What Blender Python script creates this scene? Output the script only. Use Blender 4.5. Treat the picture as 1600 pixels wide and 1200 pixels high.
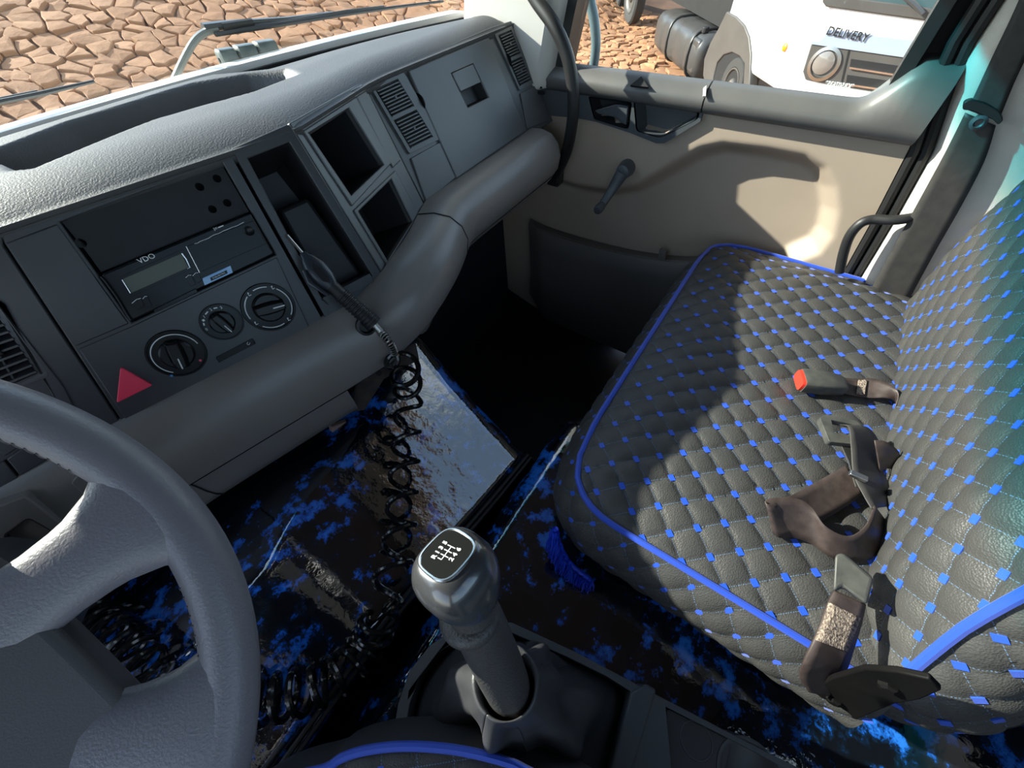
import bpy, bmesh, math, random
import numpy as np
from mathutils import Vector, Matrix
from mathutils.geometry import tessellate_polygon
random.seed(7)
S_ = bpy.context.scene
for o in list(bpy.data.objects):
    bpy.data.objects.remove(o)

# ------------------------------------------------------------------ camera
FPX = 601.0
CX = np.array([710, -849, 601.]); CX /= np.linalg.norm(CX)
CY = np.array([-1313.5, -673, 601.]); CY -= CX * (CX @ CY); CY /= np.linalg.norm(CY)
CZ = np.cross(CX, CY)
RM = np.array([CX, CY, CZ])                    # camera axes -> cab axes (x right, y forward, z up)
CAM = np.array([0, 0, 1.15])
cd = bpy.data.cameras.new('camera'); cam = bpy.data.objects.new('camera', cd)
S_.collection.objects.link(cam)
r_, d_, f_ = RM @ [1, 0, 0], RM @ [0, 1, 0], RM @ [0, 0, 1]
cam.matrix_world = Matrix(((r_[0], -d_[0], -f_[0], CAM[0]), (r_[1], -d_[1], -f_[1], CAM[1]),
                           (r_[2], -d_[2], -f_[2], CAM[2]), (0, 0, 0, 1)))
cd.sensor_width = 36; cd.lens = FPX / 1600 * 36; cd.clip_start = .01; cd.clip_end = 500
S_.camera = cam

# ------------------------------------------------------------------ world, sun, exposure
SUN_DIR = Vector((.64, -1.86, -1.0)).normalized()
w = bpy.data.worlds.new('world'); S_.world = w; w.use_nodes = True
nt = w.node_tree; nt.nodes.clear()
sky = nt.nodes.new('ShaderNodeTexSky'); sky.sky_type = 'NISHITA'; sky.sun_disc = False
sky.sun_elevation = math.asin(-SUN_DIR.z); sky.sun_rotation = math.atan2(-SUN_DIR.x, -SUN_DIR.y)
sky.air_density = 1.0; sky.dust_density = .6; sky.ozone_density = 1.6
tc = nt.nodes.new('ShaderNodeTexCoord'); ns = nt.nodes.new('ShaderNodeTexNoise')
ns.inputs['Scale'].default_value = 6.5; ns.inputs['Detail'].default_value = 7; ns.inputs['Roughness'].default_value = .55
cr = nt.nodes.new('ShaderNodeValToRGB')
cr.color_ramp.elements[0].position = .50; cr.color_ramp.elements[0].color = (.11, .11, .11, 1)
cr.color_ramp.elements[1].position = .64; cr.color_ramp.elements[1].color = (1, 1, 1, 1)
mx = nt.nodes.new('ShaderNodeMix'); mx.data_type = 'RGBA'
mx.inputs[7].default_value = (4.2, 4.4, 4.6, 1)
bg = nt.nodes.new('ShaderNodeBackground'); bg.inputs[1].default_value = .29
wo = nt.nodes.new('ShaderNodeOutputWorld')
L = nt.links.new
L(tc.outputs['Generated'], ns.inputs['Vector']); L(ns.outputs['Fac'], cr.inputs[0])
L(cr.outputs[0], mx.inputs[0]); L(sky.outputs[0], mx.inputs[6]); L(mx.outputs[2], bg.inputs[0]); L(bg.outputs[0], wo.inputs[0])
sd = bpy.data.lights.new('sun', 'SUN'); sun = bpy.data.objects.new('sun', sd); S_.collection.objects.link(sun)
sd.energy = 8.0; sd.angle = math.radians(.6); sd.color = (1, .93, .82)
sun.rotation_euler = SUN_DIR.to_track_quat('-Z', 'Y').to_euler(); sun.location = (-3, 8, 6)
S_.view_settings.view_transform = 'Standard'; S_.view_settings.look = 'None'
S_.view_settings.exposure = 1.0; S_.view_settings.gamma = 1; S_.view_settings.use_curve_mapping = False

# ------------------------------------------------------------------ helpers
COL = S_.collection
ORG = {}
def V(*a): return np.array(a, float)
def ray(p): return RM @ np.array([(p[0] - 800) / FPX, (p[1] - 600) / FPX, 1.])
def onp(p, n, q):
    r = ray(p); n = np.array(n, float); q = np.array(q, float)
    return CAM + r * ((q - CAM) @ n) / (r @ n)
def pX(p, v): return onp(p, (1, 0, 0), (v, 0, 0))
def pY(p, v): return onp(p, (0, 1, 0), (0, v, 0))
def pZ(p, v): return onp(p, (0, 0, 1), (0, 0, v))
def unit(v): v = np.array(v, float); return v / np.linalg.norm(v)

def tag(o, label=None, cat=None, group=None, kind=None):
    if label: o['label'] = label
    if cat: o['category'] = cat
    if group: o['group'] = group
    if kind: o['kind'] = kind
    return o
def thing(name, label, cat, loc=(0, 0, 0), group=None):
    o = bpy.data.objects.new(name, None); o.empty_display_size = .02
    COL.objects.link(o); o.location = loc; ORG[o.name] = V(*loc)
    return tag(o, label, cat, group)
def mesh(name, vs, fs, mat, parent=None, smooth=True, sharp=35, bevel=0, seg=2, kind=None, label=None, uv=None, mats=None):
    og = ORG.get(parent.name, V(0, 0, 0)) if parent else V(0, 0, 0)
    me = bpy.data.meshes.new(name)
    me.from_pydata([tuple(float(c) for c in (np.array(v, float) - og)) for v in vs], [], [tuple(int(i) for i in f) for f in fs])
    if mat: me.materials.append(mat)
    if mats:
        for m_ in mats: me.materials.append(m_)
    bm = bmesh.new(); bm.from_mesh(me)
    bmesh.ops.recalc_face_normals(bm, faces=bm.faces)
    bm.to_mesh(me); bm.free()
    if smooth:
        me.polygons.foreach_set('use_smooth', [True] * len(me.polygons))
        me.set_sharp_from_angle(angle=math.radians(sharp))
    if uv is not None:
        ul = me.uv_layers.new(name='UVMap')
        for lp in me.loops: ul.data[lp.index].uv = uv[lp.vertex_index]
    o = bpy.data.objects.new(name, me); COL.objects.link(o)
    if parent: o.parent = parent
    ORG[o.name] = og
    if bevel:
        b = o.modifiers.new('bevel', 'BEVEL'); b.width = bevel; b.segments = seg; b.limit_method = 'ANGLE'; b.angle_limit = math.radians(40)
    if kind: o['kind'] = kind
    if label: o['label'] = label
    return o
class MB:
    def __init__(s): s.v = []; s.f = []
    def add(s, vs, fs):
        n = len(s.v); s.v += [tuple(v) for v in vs]; s.f += [tuple(i + n for i in f) for f in fs]; return s
    def build(s, name, mat, parent=None, **k): return mesh(name, s.v, s.f, mat, parent, **k)

def g_box(c, ax, ay, az):
    c, ax, ay, az = map(lambda q: np.array(q, float), (c, ax, ay, az))
    vs = [c + sx * ax + sy * ay + sz * az for sz in (-1, 1) for sy in (-1, 1) for sx in (-1, 1)]
    return vs, [(0, 2, 3, 1), (4, 5, 7, 6), (0, 1, 5, 4), (2, 6, 7, 3), (0, 4, 6, 2), (1, 3, 7, 5)]
def g_prism(poly, d):
    """poly: 3D loop, d: extrusion vector"""
    n = len(poly); poly = [np.array(p, float) for p in poly]
    vs = poly + [p + np.array(d, float) for p in poly]
    return vs, [tuple(range(n))[::-1], tuple(range(n, 2 * n))] + [(i, (i + 1) % n, n + (i + 1) % n, n + i) for i in range(n)]
def g_plate(outer, holes, d):
    """flat plate with holes, extruded by d (away from the front)"""
    loops = [[np.array(p, float) for p in outer]] + [[np.array(p, float) for p in h] for h in holes]
    tris = tessellate_polygon([[Vector(p) for p in l] for l in loops])
    fl = [p for l in loops for p in l]; N = len(fl); d = np.array(d, float)
    fs = [tuple(t) for t in tris] + [tuple(i + N for i in t[::-1]) for t in tris]
    k = 0
    for l in loops:
        n = len(l)
        fs += [(k + i, k + (i + 1) % n, N + k + (i + 1) % n, N + k + i) for i in range(n)]; k += n
    return fl + [p + d for p in fl], fs
def g_pocket(loop, d, shrink=.95, t=.003):
    """open box hanging behind a hole: inner walls and floor, with wall thickness"""
    loop = [np.array(p, float) for p in loop]; d = np.array(d, float); c = sum(loop) / len(loop); n = len(loop)
    bot = [c + (p - c) * shrink + d for p in loop]
    out = [c + (p - c) * (1 + t / .05) for p in loop]; outb = [c + (p - c) * (1 + t / .05) * shrink + d * 1.03 for p in loop]
    vs = loop + bot + out + outb
    fs = [tuple(range(n, 2 * n)), tuple(range(3 * n, 4 * n))]
    for i in range(n):
        j = (i + 1) % n
        fs += [(i, j, n + j, n + i), (2 * n + i, 2 * n + j, 3 * n + j, 3 * n + i), (i, j, 2 * n + j, 2 * n + i)]
    return vs, fs
def g_tube(pts, rad, n=10, closed=False, cap=True, flat=1.0, up=None):
    P = [np.array(p, float) for p in pts]; m = len(P)
    rr = rad if hasattr(rad, '__len__') else [rad] * m
    T = []
    for i in range(m):
        a = P[(i - 1) % m] if (closed or i > 0) else P[i]; b = P[(i + 1) % m] if (closed or i < m - 1) else P[i]
        T.append(unit(b - a))
    nr = np.cross(T[0], up if up is not None else (0, 0, 1))
    if np.linalg.norm(nr) < 1e-4: nr = np.cross(T[0], (1, 0, 0))
    nr = unit(nr); vs = []
    for i in range(m):
        nr = nr - T[i] * (nr @ T[i]); nr = unit(nr); b = np.cross(T[i], nr)
        for k in range(n):
            a = 2 * math.pi * k / n
            vs.append(P[i] + rr[i] * (math.cos(a) * nr + flat * math.sin(a) * b))
    fs = []
    for i in range(m if closed else m - 1):
        for k in range(n):
            i2 = (i + 1) % m; k2 = (k + 1) % n
            fs.append((i * n + k, i2 * n + k, i2 * n + k2, i * n + k2))
    if cap and not closed:
        fs += [tuple(range(n))[::-1], tuple(range((m - 1) * n, m * n))]
    return vs, fs
def g_lathe(prof, o, ax, n=24, e1=None):
    """prof: (radius, height) along ax from o"""
    ax = unit(ax); o = np.array(o, float)
    a = unit(np.cross(ax, e1 if e1 is not None else ((0, 0, 1) if abs(ax[2]) < .9 else (1, 0, 0)))); b = np.cross(ax, a)
    vs = []; fs = []
    for r, h in prof:
        for k in range(n):
            t = 2 * math.pi * k / n; vs.append(o + ax * h + max(r, 1e-5) * (math.cos(t) * a + math.sin(t) * b))
    for i in range(len(prof) - 1):
        for k in range(n):
            k2 = (k + 1) % n; fs.append((i * n + k, i * n + k2, (i + 1) * n + k2, (i + 1) * n + k))
    fs += [tuple(range(n))[::-1], tuple(range((len(prof) - 1) * n, len(prof) * n))]
    return vs, fs
def g_grid(rows):
    """rows: list of equal-length lists of 3D points"""
    m, n = len(rows), len(rows[0]); vs = [p for r in rows for p in r]
    return vs, [(i * n + j, i * n + j + 1, (i + 1) * n + j + 1, (i + 1) * n + j) for i in range(m - 1) for j in range(n - 1)]
def g_shell(rows, d):
    """closed slab from a grid, thickened by vector d"""
    m, n = len(rows), len(rows[0]); vs, fs = g_grid(rows); N = len(vs); d = np.array(d, float)
    v2 = [np.array(p, float) + d for p in vs]; f2 = [tuple(i + N for i in f[::-1]) for f in fs]
    b = [j for j in range(n)] + [i * n + n - 1 for i in range(1, m)] + [(m - 1) * n + j for j in range(n - 2, -1, -1)] + [i * n for i in range(m - 2, 0, -1)]
    side = [(b[i], b[(i + 1) % len(b)], N + b[(i + 1) % len(b)], N + b[i]) for i in range(len(b))]
    return list(vs) + v2, fs + f2 + side
def catmull(pts, k=6, closed=False):
    P = [np.array(p, float) for p in pts]; n = len(P); out = []
    for i in range(n if closed else n - 1):
        if closed: a, b, c, d = P[(i - 1) % n], P[i], P[(i + 1) % n], P[(i + 2) % n]
        else: a, b, c, d = P[max(i - 1, 0)], P[i], P[i + 1], P[min(i + 2, n - 1)]
        for j in range(k):
            t = j / k
            out.append(.5 * ((2 * b) + (c - a) * t + (2 * a - 5 * b + 4 * c - d) * t * t + (3 * b - a - 3 * c + d) * t ** 3))
    if not closed: out.append(P[-1])
    return out
def roundloop(pts, r, k=4):
    """round the corners of a planar 3D loop"""
    P = [np.array(p, float) for p in pts]; n = len(P); out = []
    for i in range(n):
        a, b, c = P[i - 1], P[i], P[(i + 1) % n]
        u, v_ = a - b, c - b; lu, lv = np.linalg.norm(u), np.linalg.norm(v_)
        rr = min(r, lu * .45, lv * .45); p0, p1 = b + u / lu * rr, b + v_ / lv * rr
        for j in range(k + 1):
            t = j / k; out.append((1 - t) ** 2 * p0 + 2 * t * (1 - t) * b + t * t * p1)
    return out
def lerp(a, b, t): return a + (b - a) * t
def sm(t): t = min(max(t, 0.), 1.); return t * t * (3 - 2 * t)
def interp(x, xs, ys): return float(np.interp(x, xs, ys))
def text(name, body, size, org, xd, yd, mat, parent, ext=.0002, align='CENTER', sx=1.0, bold=0):
    c = bpy.data.curves.new('txt', 'FONT'); c.body = body; c.size = size; c.extrude = ext
    c.align_x = align; c.align_y = 'CENTER'; c.offset = bold; c.resolution_u = 3
    t = bpy.data.objects.new('txt', c); COL.objects.link(t)
    dg = bpy.context.evaluated_depsgraph_get()
    me = bpy.data.meshes.new_from_object(t.evaluated_get(dg))
    xd, yd = np.array(xd, float), np.array(yd, float)
    zd = unit(np.cross(xd, yd)); og = ORG.get(parent.name, V(0, 0, 0)) if parent else V(0, 0, 0)
    org = np.array(org, float) - og
    for v in me.vertices:
        q = org + xd * v.co.x * sx + yd * v.co.y + zd * v.co.z; v.co = q
    bpy.data.objects.remove(t); me.materials.clear(); me.materials.append(mat); me.name = name
    o = bpy.data.objects.new(name, me); COL.objects.link(o)
    if parent: o.parent = parent
    ORG[o.name] = og
    return o

# ------------------------------------------------------------------ materials
def mat(name, col, rough=.5, metal=0, coat=0, bump=None, var=None, spec=.5, sheen=0, coatr=.03):
    m = bpy.data.materials.new(name); m.use_nodes = True; nt = m.node_tree; b = nt.nodes['Principled BSDF']
    b.inputs['Base Color'].default_value = (*col, 1); b.inputs['Roughness'].default_value = rough
    b.inputs['Metallic'].default_value = metal; b.inputs['Coat Weight'].default_value = coat; b.inputs['Coat Roughness'].default_value = coatr
    b.inputs['Specular IOR Level'].default_value = spec; b.inputs['Sheen Weight'].default_value = sheen
    t = nt.nodes.new('ShaderNodeTexCoord')
    if bump:
        n = nt.nodes.new('ShaderNodeTexNoise'); n.inputs['Scale'].default_value = bump[0]; n.inputs['Detail'].default_value = 3
        k = nt.nodes.new('ShaderNodeBump'); k.inputs['Strength'].default_value = bump[1]; k.inputs['Distance'].default_value = bump[2] if len(bump) > 2 else .001
        nt.links.new(t.outputs['Object'], n.inputs['Vector']); nt.links.new(n.outputs['Fac'], k.inputs['Height']); nt.links.new(k.outputs[0], b.inputs['Normal'])
    if var:
        n = nt.nodes.new('ShaderNodeTexNoise'); n.inputs['Scale'].default_value = var[0]; n.inputs['Detail'].default_value = 6
        r = nt.nodes.new('ShaderNodeValToRGB'); r.color_ramp.elements[0].position = .35; r.color_ramp.elements[1].position = .7
        c2 = var[1]; r.color_ramp.elements[0].color = (*col, 1); r.color_ramp.elements[1].color = (*c2, 1)
        nt.links.new(t.outputs['Object'], n.inputs['Vector']); nt.links.new(n.outputs['Fac'], r.inputs[0]); nt.links.new(r.outputs[0], b.inputs['Base Color'])
    return m
M = {}
M['fascia'] = mat('fascia plastic', (.036, .037, .042), .42, bump=(900, .12, .0004), var=(7, (.043, .044, .049)))
M['panel'] = mat('passenger fascia plastic', (.080, .085, .090), .36, bump=(900, .12, .0004), var=(9, (.092, .097, .101)))
M['dash'] = mat('grained dash top', (.075, .075, .080), .55, bump=(420, .5, .0012), var=(12, (.088, .087, .090)))
M['pad'] = mat('warm grey dash pad', (.19, .176, .168), .36, bump=(500, .25, .0006), var=(6, (.21, .195, .186)))
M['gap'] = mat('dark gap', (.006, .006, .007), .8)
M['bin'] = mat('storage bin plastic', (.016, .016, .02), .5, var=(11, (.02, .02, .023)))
M['gloss'] = mat('glossy black plastic', (.008, .008, .009), .25, spec=.16)
M['blackmetal'] = mat('black plate', (.010, .011, .014), .5, var=(30, (.016, .017, .02)), spec=.25)
M['rubber'] = mat('black rubber', (.012, .012, .013), .5)
M['white'] = mat('white print', (.75, .75, .75), .5)
M['lcd'] = mat('dull green display', (.095, .102, .080), .3, spec=.2)
M['red'] = mat('red plastic', (.95, .045, .11), .35)
M['redbtn'] = mat('red release button', (.75, .035, .018), .4)
M['bluedot'] = mat('blue mark', (.04, .25, .55), .4)
M['sticker'] = mat('pale blue sticker', (.20, .42, .72), .4, var=(60, (.35, .55, .8)))
M['door'] = mat('beige door trim', (.335, .268, .212), .6, bump=(1200, .2, .0004), var=(8, (.36, .29, .23)))
M['doorlow'] = mat('door pocket plastic', (.12, .108, .10), .6, bump=(1200, .2, .0004))
M['sill'] = mat('dark grey sill pad', (.092, .092, .092), .42, bump=(900, .25, .0005), var=(14, (.11, .107, .104)))
M['handle'] = mat('slate plastic', (.06, .068, .078), .42)
M['pillar'] = mat('pale grey trim', (.50, .46, .42), .7, bump=(700, .5, .001), var=(20, (.56, .52, .47)))
M['pillarw'] = mat('pale painted trim', (.62, .60, .57), .55, bump=(700, .1, .0004))
M['roof'] = mat('headliner', (.11, .105, .10), .9, bump=(500, .3, .001))
M['web'] = mat('brown webbing', (.032, .022, .020), .5, bump=(1500, .4, .0006), var=(90, (.055, .039, .035)))
M['webblack'] = mat('charcoal webbing', (.030, .028, .027), .55, bump=(1500, .4, .0006), var=(60, (.042, .039, .037)))
M['stitch'] = mat('tan stitching', (.07, .05, .043), .8, bump=(420, 1.0, .002), var=(380, (.42, .33, .26)))
M['buckle'] = mat('worn black plastic', (.042, .043, .040), .45, bump=(300, .2, .0005), var=(60, (.075, .074, .066)))
M['steel'] = mat('worn steel', (.45, .44, .42), .35, metal=1, bump=(200, .2, .0005))
M['piping'] = mat('blue piping', (.010, .055, .44), .55, bump=(1500, .2, .0004), sheen=.2)
M['tuft'] = mat('blue embroidery', (.008, .068, .50), .45, bump=(2500, .5, .0005), sheen=.2)
M['fringe'] = mat('blue fringe', (.012, .06, .70), .5)
M['wheel'] = mat('grey leatherette rim', (.16, .15, .168), .40, bump=(560, .45, .0009))
M['hub'] = mat('grey hub cover', (.078, .073, .076), .45, bump=(900, .3, .0006))
M['knob'] = mat('graphite lacquer', (.075, .075, .08), .24, metal=.45, coat=.5)
M['ring'] = mat('satin silver ring', (.55, .55, .54), .25, metal=1)
M['grip'] = mat('leatherette grip', (.045, .043, .042), .45, bump=(420, .7, .0015))
M['boot'] = mat('black leather', (.040, .040, .044), .40, bump=(500, .25, .0008))
M['console'] = mat('grey console plastic', (.080, .086, .098), .45, bump=(900, .2, .0005))
M['consolelid'] = mat('dark lid', (.040, .040, .046), .35)
M['hose'] = mat('black coil hose', (.006, .006, .007), .16, coat=.2)
M['gun'] = mat('blow gun plastic', (.028, .032, .042), .32)
M['clip'] = mat('dusty pink plastic', (.22, .15, .13), .6)
M['bracket'] = mat('rusty dark bracket', (.022, .018, .016), .6, var=(40, (.05, .04, .033)))
M['carpet'] = mat('dark floor mat', (.010, .010, .014), .7, var=(30, (.008, .012, .03)))
M['soil'] = mat('joint soil', (.09, .042, .022), .95, bump=(30, .8, .01), var=(3, (.15, .075, .04)))
M['whitep'] = mat('white truck paint', (.78, .78, .77), .3, coat=.4)
M['shadewhite'] = mat('white paint in shade tone', (.30, .35, .45), .3, coat=.3)  # white truck front, its bluish shade put into the colour
M['truckgrey'] = mat('truck grey plastic', (.06, .056, .052), .5, var=(3, (.075, .07, .065)))
M['tyre'] = mat('tyre', (.03, .03, .03), .7)
M['chrome'] = mat('chrome', (.75, .75, .76), .12, metal=1)
M['amber'] = mat('amber lens', (.85, .25, .01), .3)
M['tank'] = mat('dark tank', (.05, .05, .05), .35, bump=(10, .2, .01))
M['dkglass'] = mat('dark windshield', (.05, .09, .10), .06)
M['lens'] = mat('headlamp lens', (.20, .18, .165), .08, coat=1)
M['wiper'] = mat('wiper black', (.05, .052, .055), .35)
M['wipergrey'] = mat('wiper grey paint', (.13, .135, .125), .35)
M['boxgrey'] = mat('cloudy grey plastic', (.085, .105, .105), .35, var=(40, (.15, .17, .165)))
M['mirrorarm'] = mat('teal grey tube', (.10, .15, .17), .35)

def stone_mat():
    m = bpy.data.materials.new('flagstone'); m.use_nodes = True; nt = m.node_tree; b = nt.nodes['Principled BSDF']; b.inputs['Roughness'].default_value = .9
    oi = nt.nodes.new('ShaderNodeTexCoord'); g = nt.nodes.new('ShaderNodeNewGeometry')
    n = nt.nodes.new('ShaderNodeTexNoise'); n.inputs['Scale'].default_value = 2.2; n.inputs['Detail'].default_value = 8; n.inputs['Roughness'].default_value = .65
    n2 = nt.nodes.new('ShaderNodeTexWhiteNoise'); n2.noise_dimensions = '1D'
    r = nt.nodes.new('ShaderNodeValToRGB'); e = r.color_ramp.elements
    e[0].position = .25; e[0].color = (.27, .135, .068, 1); e[1].position = .75; e[1].color = (.50, .285, .155, 1)
    q = e.new(.5); q.color = (.39, .205, .105, 1)
    mx = nt.nodes.new('ShaderNodeMix'); mx.data_type = 'RGBA'; mx.blend_type = 'MULTIPLY'; mx.inputs[0].default_value = 1
    r2 = nt.nodes.new('ShaderNodeValToRGB'); r2.color_ramp.elements[0].color = (.72, .66, .62, 1); r2.color_ramp.elements[1].color = (1.15, 1.1, 1.05, 1)
    nt.links.new(oi.outputs['Object'], n.inputs['Vector']); nt.links.new(n.outputs['Fac'], r.inputs[0])
    nt.links.new(g.outputs['Random Per Island'], n2.inputs['W']); nt.links.new(n2.outputs['Value'], r2.inputs[0])
    nt.links.new(r.outputs[0], mx.inputs[6]); nt.links.new(r2.outputs[0], mx.inputs[7]); nt.links.new(mx.outputs[2], b.inputs['Base Color'])
    k = nt.nodes.new('ShaderNodeBump'); k.inputs['Strength'].default_value = .7; k.inputs['Distance'].default_value = .03
    nt.links.new(n.outputs['Fac'], k.inputs['Height']); nt.links.new(k.outputs[0], b.inputs['Normal'])
    return m
M['stone'] = stone_mat()
def marble_mat(name, rough=.05):
    m = bpy.data.materials.new(name); m.use_nodes = True; nt = m.node_tree; b = nt.nodes['Principled BSDF']
    b.inputs['Roughness'].default_value = rough; b.inputs['Coat Weight'].default_value = 1; b.inputs['Coat Roughness'].default_value = .02; b.inputs['Coat IOR'].default_value = 1.9
    t = nt.nodes.new('ShaderNodeTexCoord')
    n0 = nt.nodes.new('ShaderNodeTexNoise'); n0.inputs['Scale'].default_value = 9; n0.inputs['Detail'].default_value = 2
    n = nt.nodes.new('ShaderNodeTexNoise'); n.inputs['Scale'].default_value = 36; n.inputs['Detail'].default_value = 9; n.inputs['Roughness'].default_value = .70; n.inputs['Distortion'].default_value = .1
    ad = nt.nodes.new('ShaderNodeMath'); ad.operation = 'MULTIPLY_ADD'; ad.inputs[1].default_value = .55
    r = nt.nodes.new('ShaderNodeValToRGB'); e = r.color_ramp.elements
    e[0].position = .77; e[0].color = (.0035, .005, .008, 1); e[1].position = .95; e[1].color = (.022, .17, .66, 1)
    q = e.new(.845); q.color = (.004, .016, .045, 1); q = e.new(.89); q.color = (.008, .08, .40, 1)
    for a in (n0, n): nt.links.new(t.outputs['Object'], a.inputs['Vector'])
    nt.links.new(n0.outputs['Fac'], ad.inputs[0]); nt.links.new(n.outputs['Fac'], ad.inputs[2]); nt.links.new(ad.outputs[0], r.inputs[0])
    nt.links.new(r.outputs[0], b.inputs['Base Color'])
    nb = nt.nodes.new('ShaderNodeTexNoise'); nb.inputs['Scale'].default_value = 22; nb.inputs['Detail'].default_value = 5
    k = nt.nodes.new('ShaderNodeBump'); k.inputs['Strength'].default_value = .12; k.inputs['Distance'].default_value = .01
    nt.links.new(t.outputs['Object'], nb.inputs['Vector']); nt.links.new(nb.outputs['Fac'], k.inputs['Height'])
    nt.links.new(k.outputs[0], b.inputs['Normal']); nt.links.new(k.outputs[0], b.inputs['Coat Normal'])
    return m
M['marble'] = marble_mat('blue marbled lacquer')
def quilt_mat():
    m = bpy.data.materials.new('quilted leatherette'); m.use_nodes = True; nt = m.node_tree; b = nt.nodes['Principled BSDF']
    b.inputs['Roughness'].default_value = .5; b.inputs['Specular IOR Level'].default_value = .4
    uv = nt.nodes.new('ShaderNodeUVMap'); uv.uv_map = 'UVMap'; sp = nt.nodes.new('ShaderNodeSeparateXYZ'); nt.links.new(uv.outputs[0], sp.inputs[0])
    def mth(op, a, b_=None, c=None):
        n = nt.nodes.new('ShaderNodeMath'); n.operation = op
        for i, q in enumerate((a, b_, c)):
            if q is None: continue
            if isinstance(q, (int, float)): n.inputs[i].default_value = q
            else: nt.links.new(q, n.inputs[i])
        return n.outputs[0]
    def dist(x): return mth('ABSOLUTE', mth('SUBTRACT', mth('FRACT', mth('ADD', x, .5)), .5))
    def dash(x): return mth('LESS_THAN', mth('FRACT', mth('MULTIPLY', x, 13)), .55)
    la = mth('MULTIPLY', mth('LESS_THAN', dist(sp.outputs[0]), .010), dash(sp.outputs[1]))
    lb = mth('MULTIPLY', mth('LESS_THAN', dist(sp.outputs[1]), .010), dash(sp.outputs[0]))
    ln = mth('MAXIMUM', la, lb)
    t = nt.nodes.new('ShaderNodeTexCoord')
    n = nt.nodes.new('ShaderNodeTexNoise'); n.inputs['Scale'].default_value = 18; n.inputs['Detail'].default_value = 6
    nt.links.new(t.outputs['Object'], n.inputs['Vector'])
    r = nt.nodes.new('ShaderNodeValToRGB'); r.color_ramp.elements[0].color = (.036, .036, .036, 1); r.color_ramp.elements[1].color = (.056, .054, .051, 1)
    nt.links.new(n.outputs['Fac'], r.inputs[0])
    mx = nt.nodes.new('ShaderNodeMix'); mx.data_type = 'RGBA'; mx.inputs[7].default_value = (.10, .17, .29, 1)
    nt.links.new(ln, mx.inputs[0]); nt.links.new(r.outputs[0], mx.inputs[6]); nt.links.new(mx.outputs[2], b.inputs['Base Color'])
    v = nt.nodes.new('ShaderNodeTexVoronoi'); v.inputs['Scale'].default_value = 520
    k = nt.nodes.new('ShaderNodeBump'); k.inputs['Strength'].default_value = .55; k.inputs['Distance'].default_value = .0008
    nt.links.new(t.outputs['Object'], v.inputs['Vector']); nt.links.new(v.outputs['Distance'], k.inputs['Height']); nt.links.new(k.outputs[0], b.inputs['Normal'])
    return m
M['quilt'] = quilt_mat()
def glass_mat(name, band=None, refl=.9):
    m = bpy.data.materials.new(name); m.use_nodes = True; nt = m.node_tree; nt.nodes.clear()
    out = nt.nodes.new('ShaderNodeOutputMaterial'); tr = nt.nodes.new('ShaderNodeBsdfTransparent'); gl = nt.nodes.new('ShaderNodeBsdfGlossy'); gl.inputs['Roughness'].default_value = .01
    ge = nt.nodes.new('ShaderNodeNewGeometry'); dt = nt.nodes.new('ShaderNodeVectorMath'); dt.operation = 'DOT_PRODUCT'
    nt.links.new(ge.outputs['Normal'], dt.inputs[0]); nt.links.new(ge.outputs['Incoming'], dt.inputs[1])
    def mth(op, a, b):
        n = nt.nodes.new('ShaderNodeMath'); n.operation = op
        for i, q in enumerate((a, b)):
            if isinstance(q, float): n.inputs[i].default_value = q
            elif q is not None: nt.links.new(q, n.inputs[i])
        return n.outputs[0]
    sch = mth('ADD', mth('MULTIPLY', mth('POWER', mth('SUBTRACT', 1.0, mth('ABSOLUTE', dt.outputs['Value'], None)), 5.0), .94), .025)
    mix = nt.nodes.new('ShaderNodeMixShader')
    tr.inputs[0].default_value = (.93, .97, .955, 1)
    if band:
        t = nt.nodes.new('ShaderNodeTexCoord'); s = nt.nodes.new('ShaderNodeSeparateXYZ'); mr = nt.nodes.new('ShaderNodeMapRange')
        mr.inputs[1].default_value = band[0]; mr.inputs[2].default_value = band[1]
        mxx = nt.nodes.new('ShaderNodeMix'); mxx.data_type = 'RGBA'; mxx.inputs[6].default_value = (.93, .97, .955, 1); mxx.inputs[7].default_value = (.06, .60, .68, 1)
        nt.links.new(t.outputs['Object'], s.inputs[0]); nt.links.new(s.outputs[2], mr.inputs[0]); nt.links.new(mr.outputs[0], mxx.inputs[0]); nt.links.new(mxx.outputs[2], tr.inputs[0])
    nt.links.new(sch, mix.inputs[0]); nt.links.new(tr.outputs[0], mix.inputs[1]); nt.links.new(gl.outputs[0], mix.inputs[2]); nt.links.new(mix.outputs[0], out.inputs[0])
    return m
M['windshield'] = glass_mat('windshield glass', (1.375, 1.440))
M['glass'] = glass_mat('side glass')

# ================================================================== THE SETTING
def struct(name, geo, m, parent=None, **k):
    o = mesh(name, geo[0], geo[1], m, parent, **k)
    if not parent: o['kind'] = 'structure'
    return o
def slab(x0, x1, y0, y1, z0, z1): return g_box(((x0 + x1) / 2, (y0 + y1) / 2, (z0 + z1) / 2), ((x1 - x0) / 2, 0, 0), (0, (y1 - y0) / 2, 0), (0, 0, (z1 - z0) / 2))
XL, XR, YB, YF, ZT = -.92, 1.06, -.64, 1.05, 1.60
struct('floor', slab(XL, 1.09, YB, YF, -.03, 0), M['carpet'])
struct('ceiling', slab(XL, XR + .03, YB, .86, ZT, ZT + .03), M['roof'])
WBo = [(XL, YB, 0), (XR, YB, 0), (XR, YB, ZT), (XL, YB, ZT)]; WBh = roundloop([(-.84, YB, .98), (.24, YB, .98), (.24, YB, 1.50), (-.84, YB, 1.50)], .06)
struct('wall_back', g_plate(WBo, [WBh], (0, -.03, 0)), M['carpet'])
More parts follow.
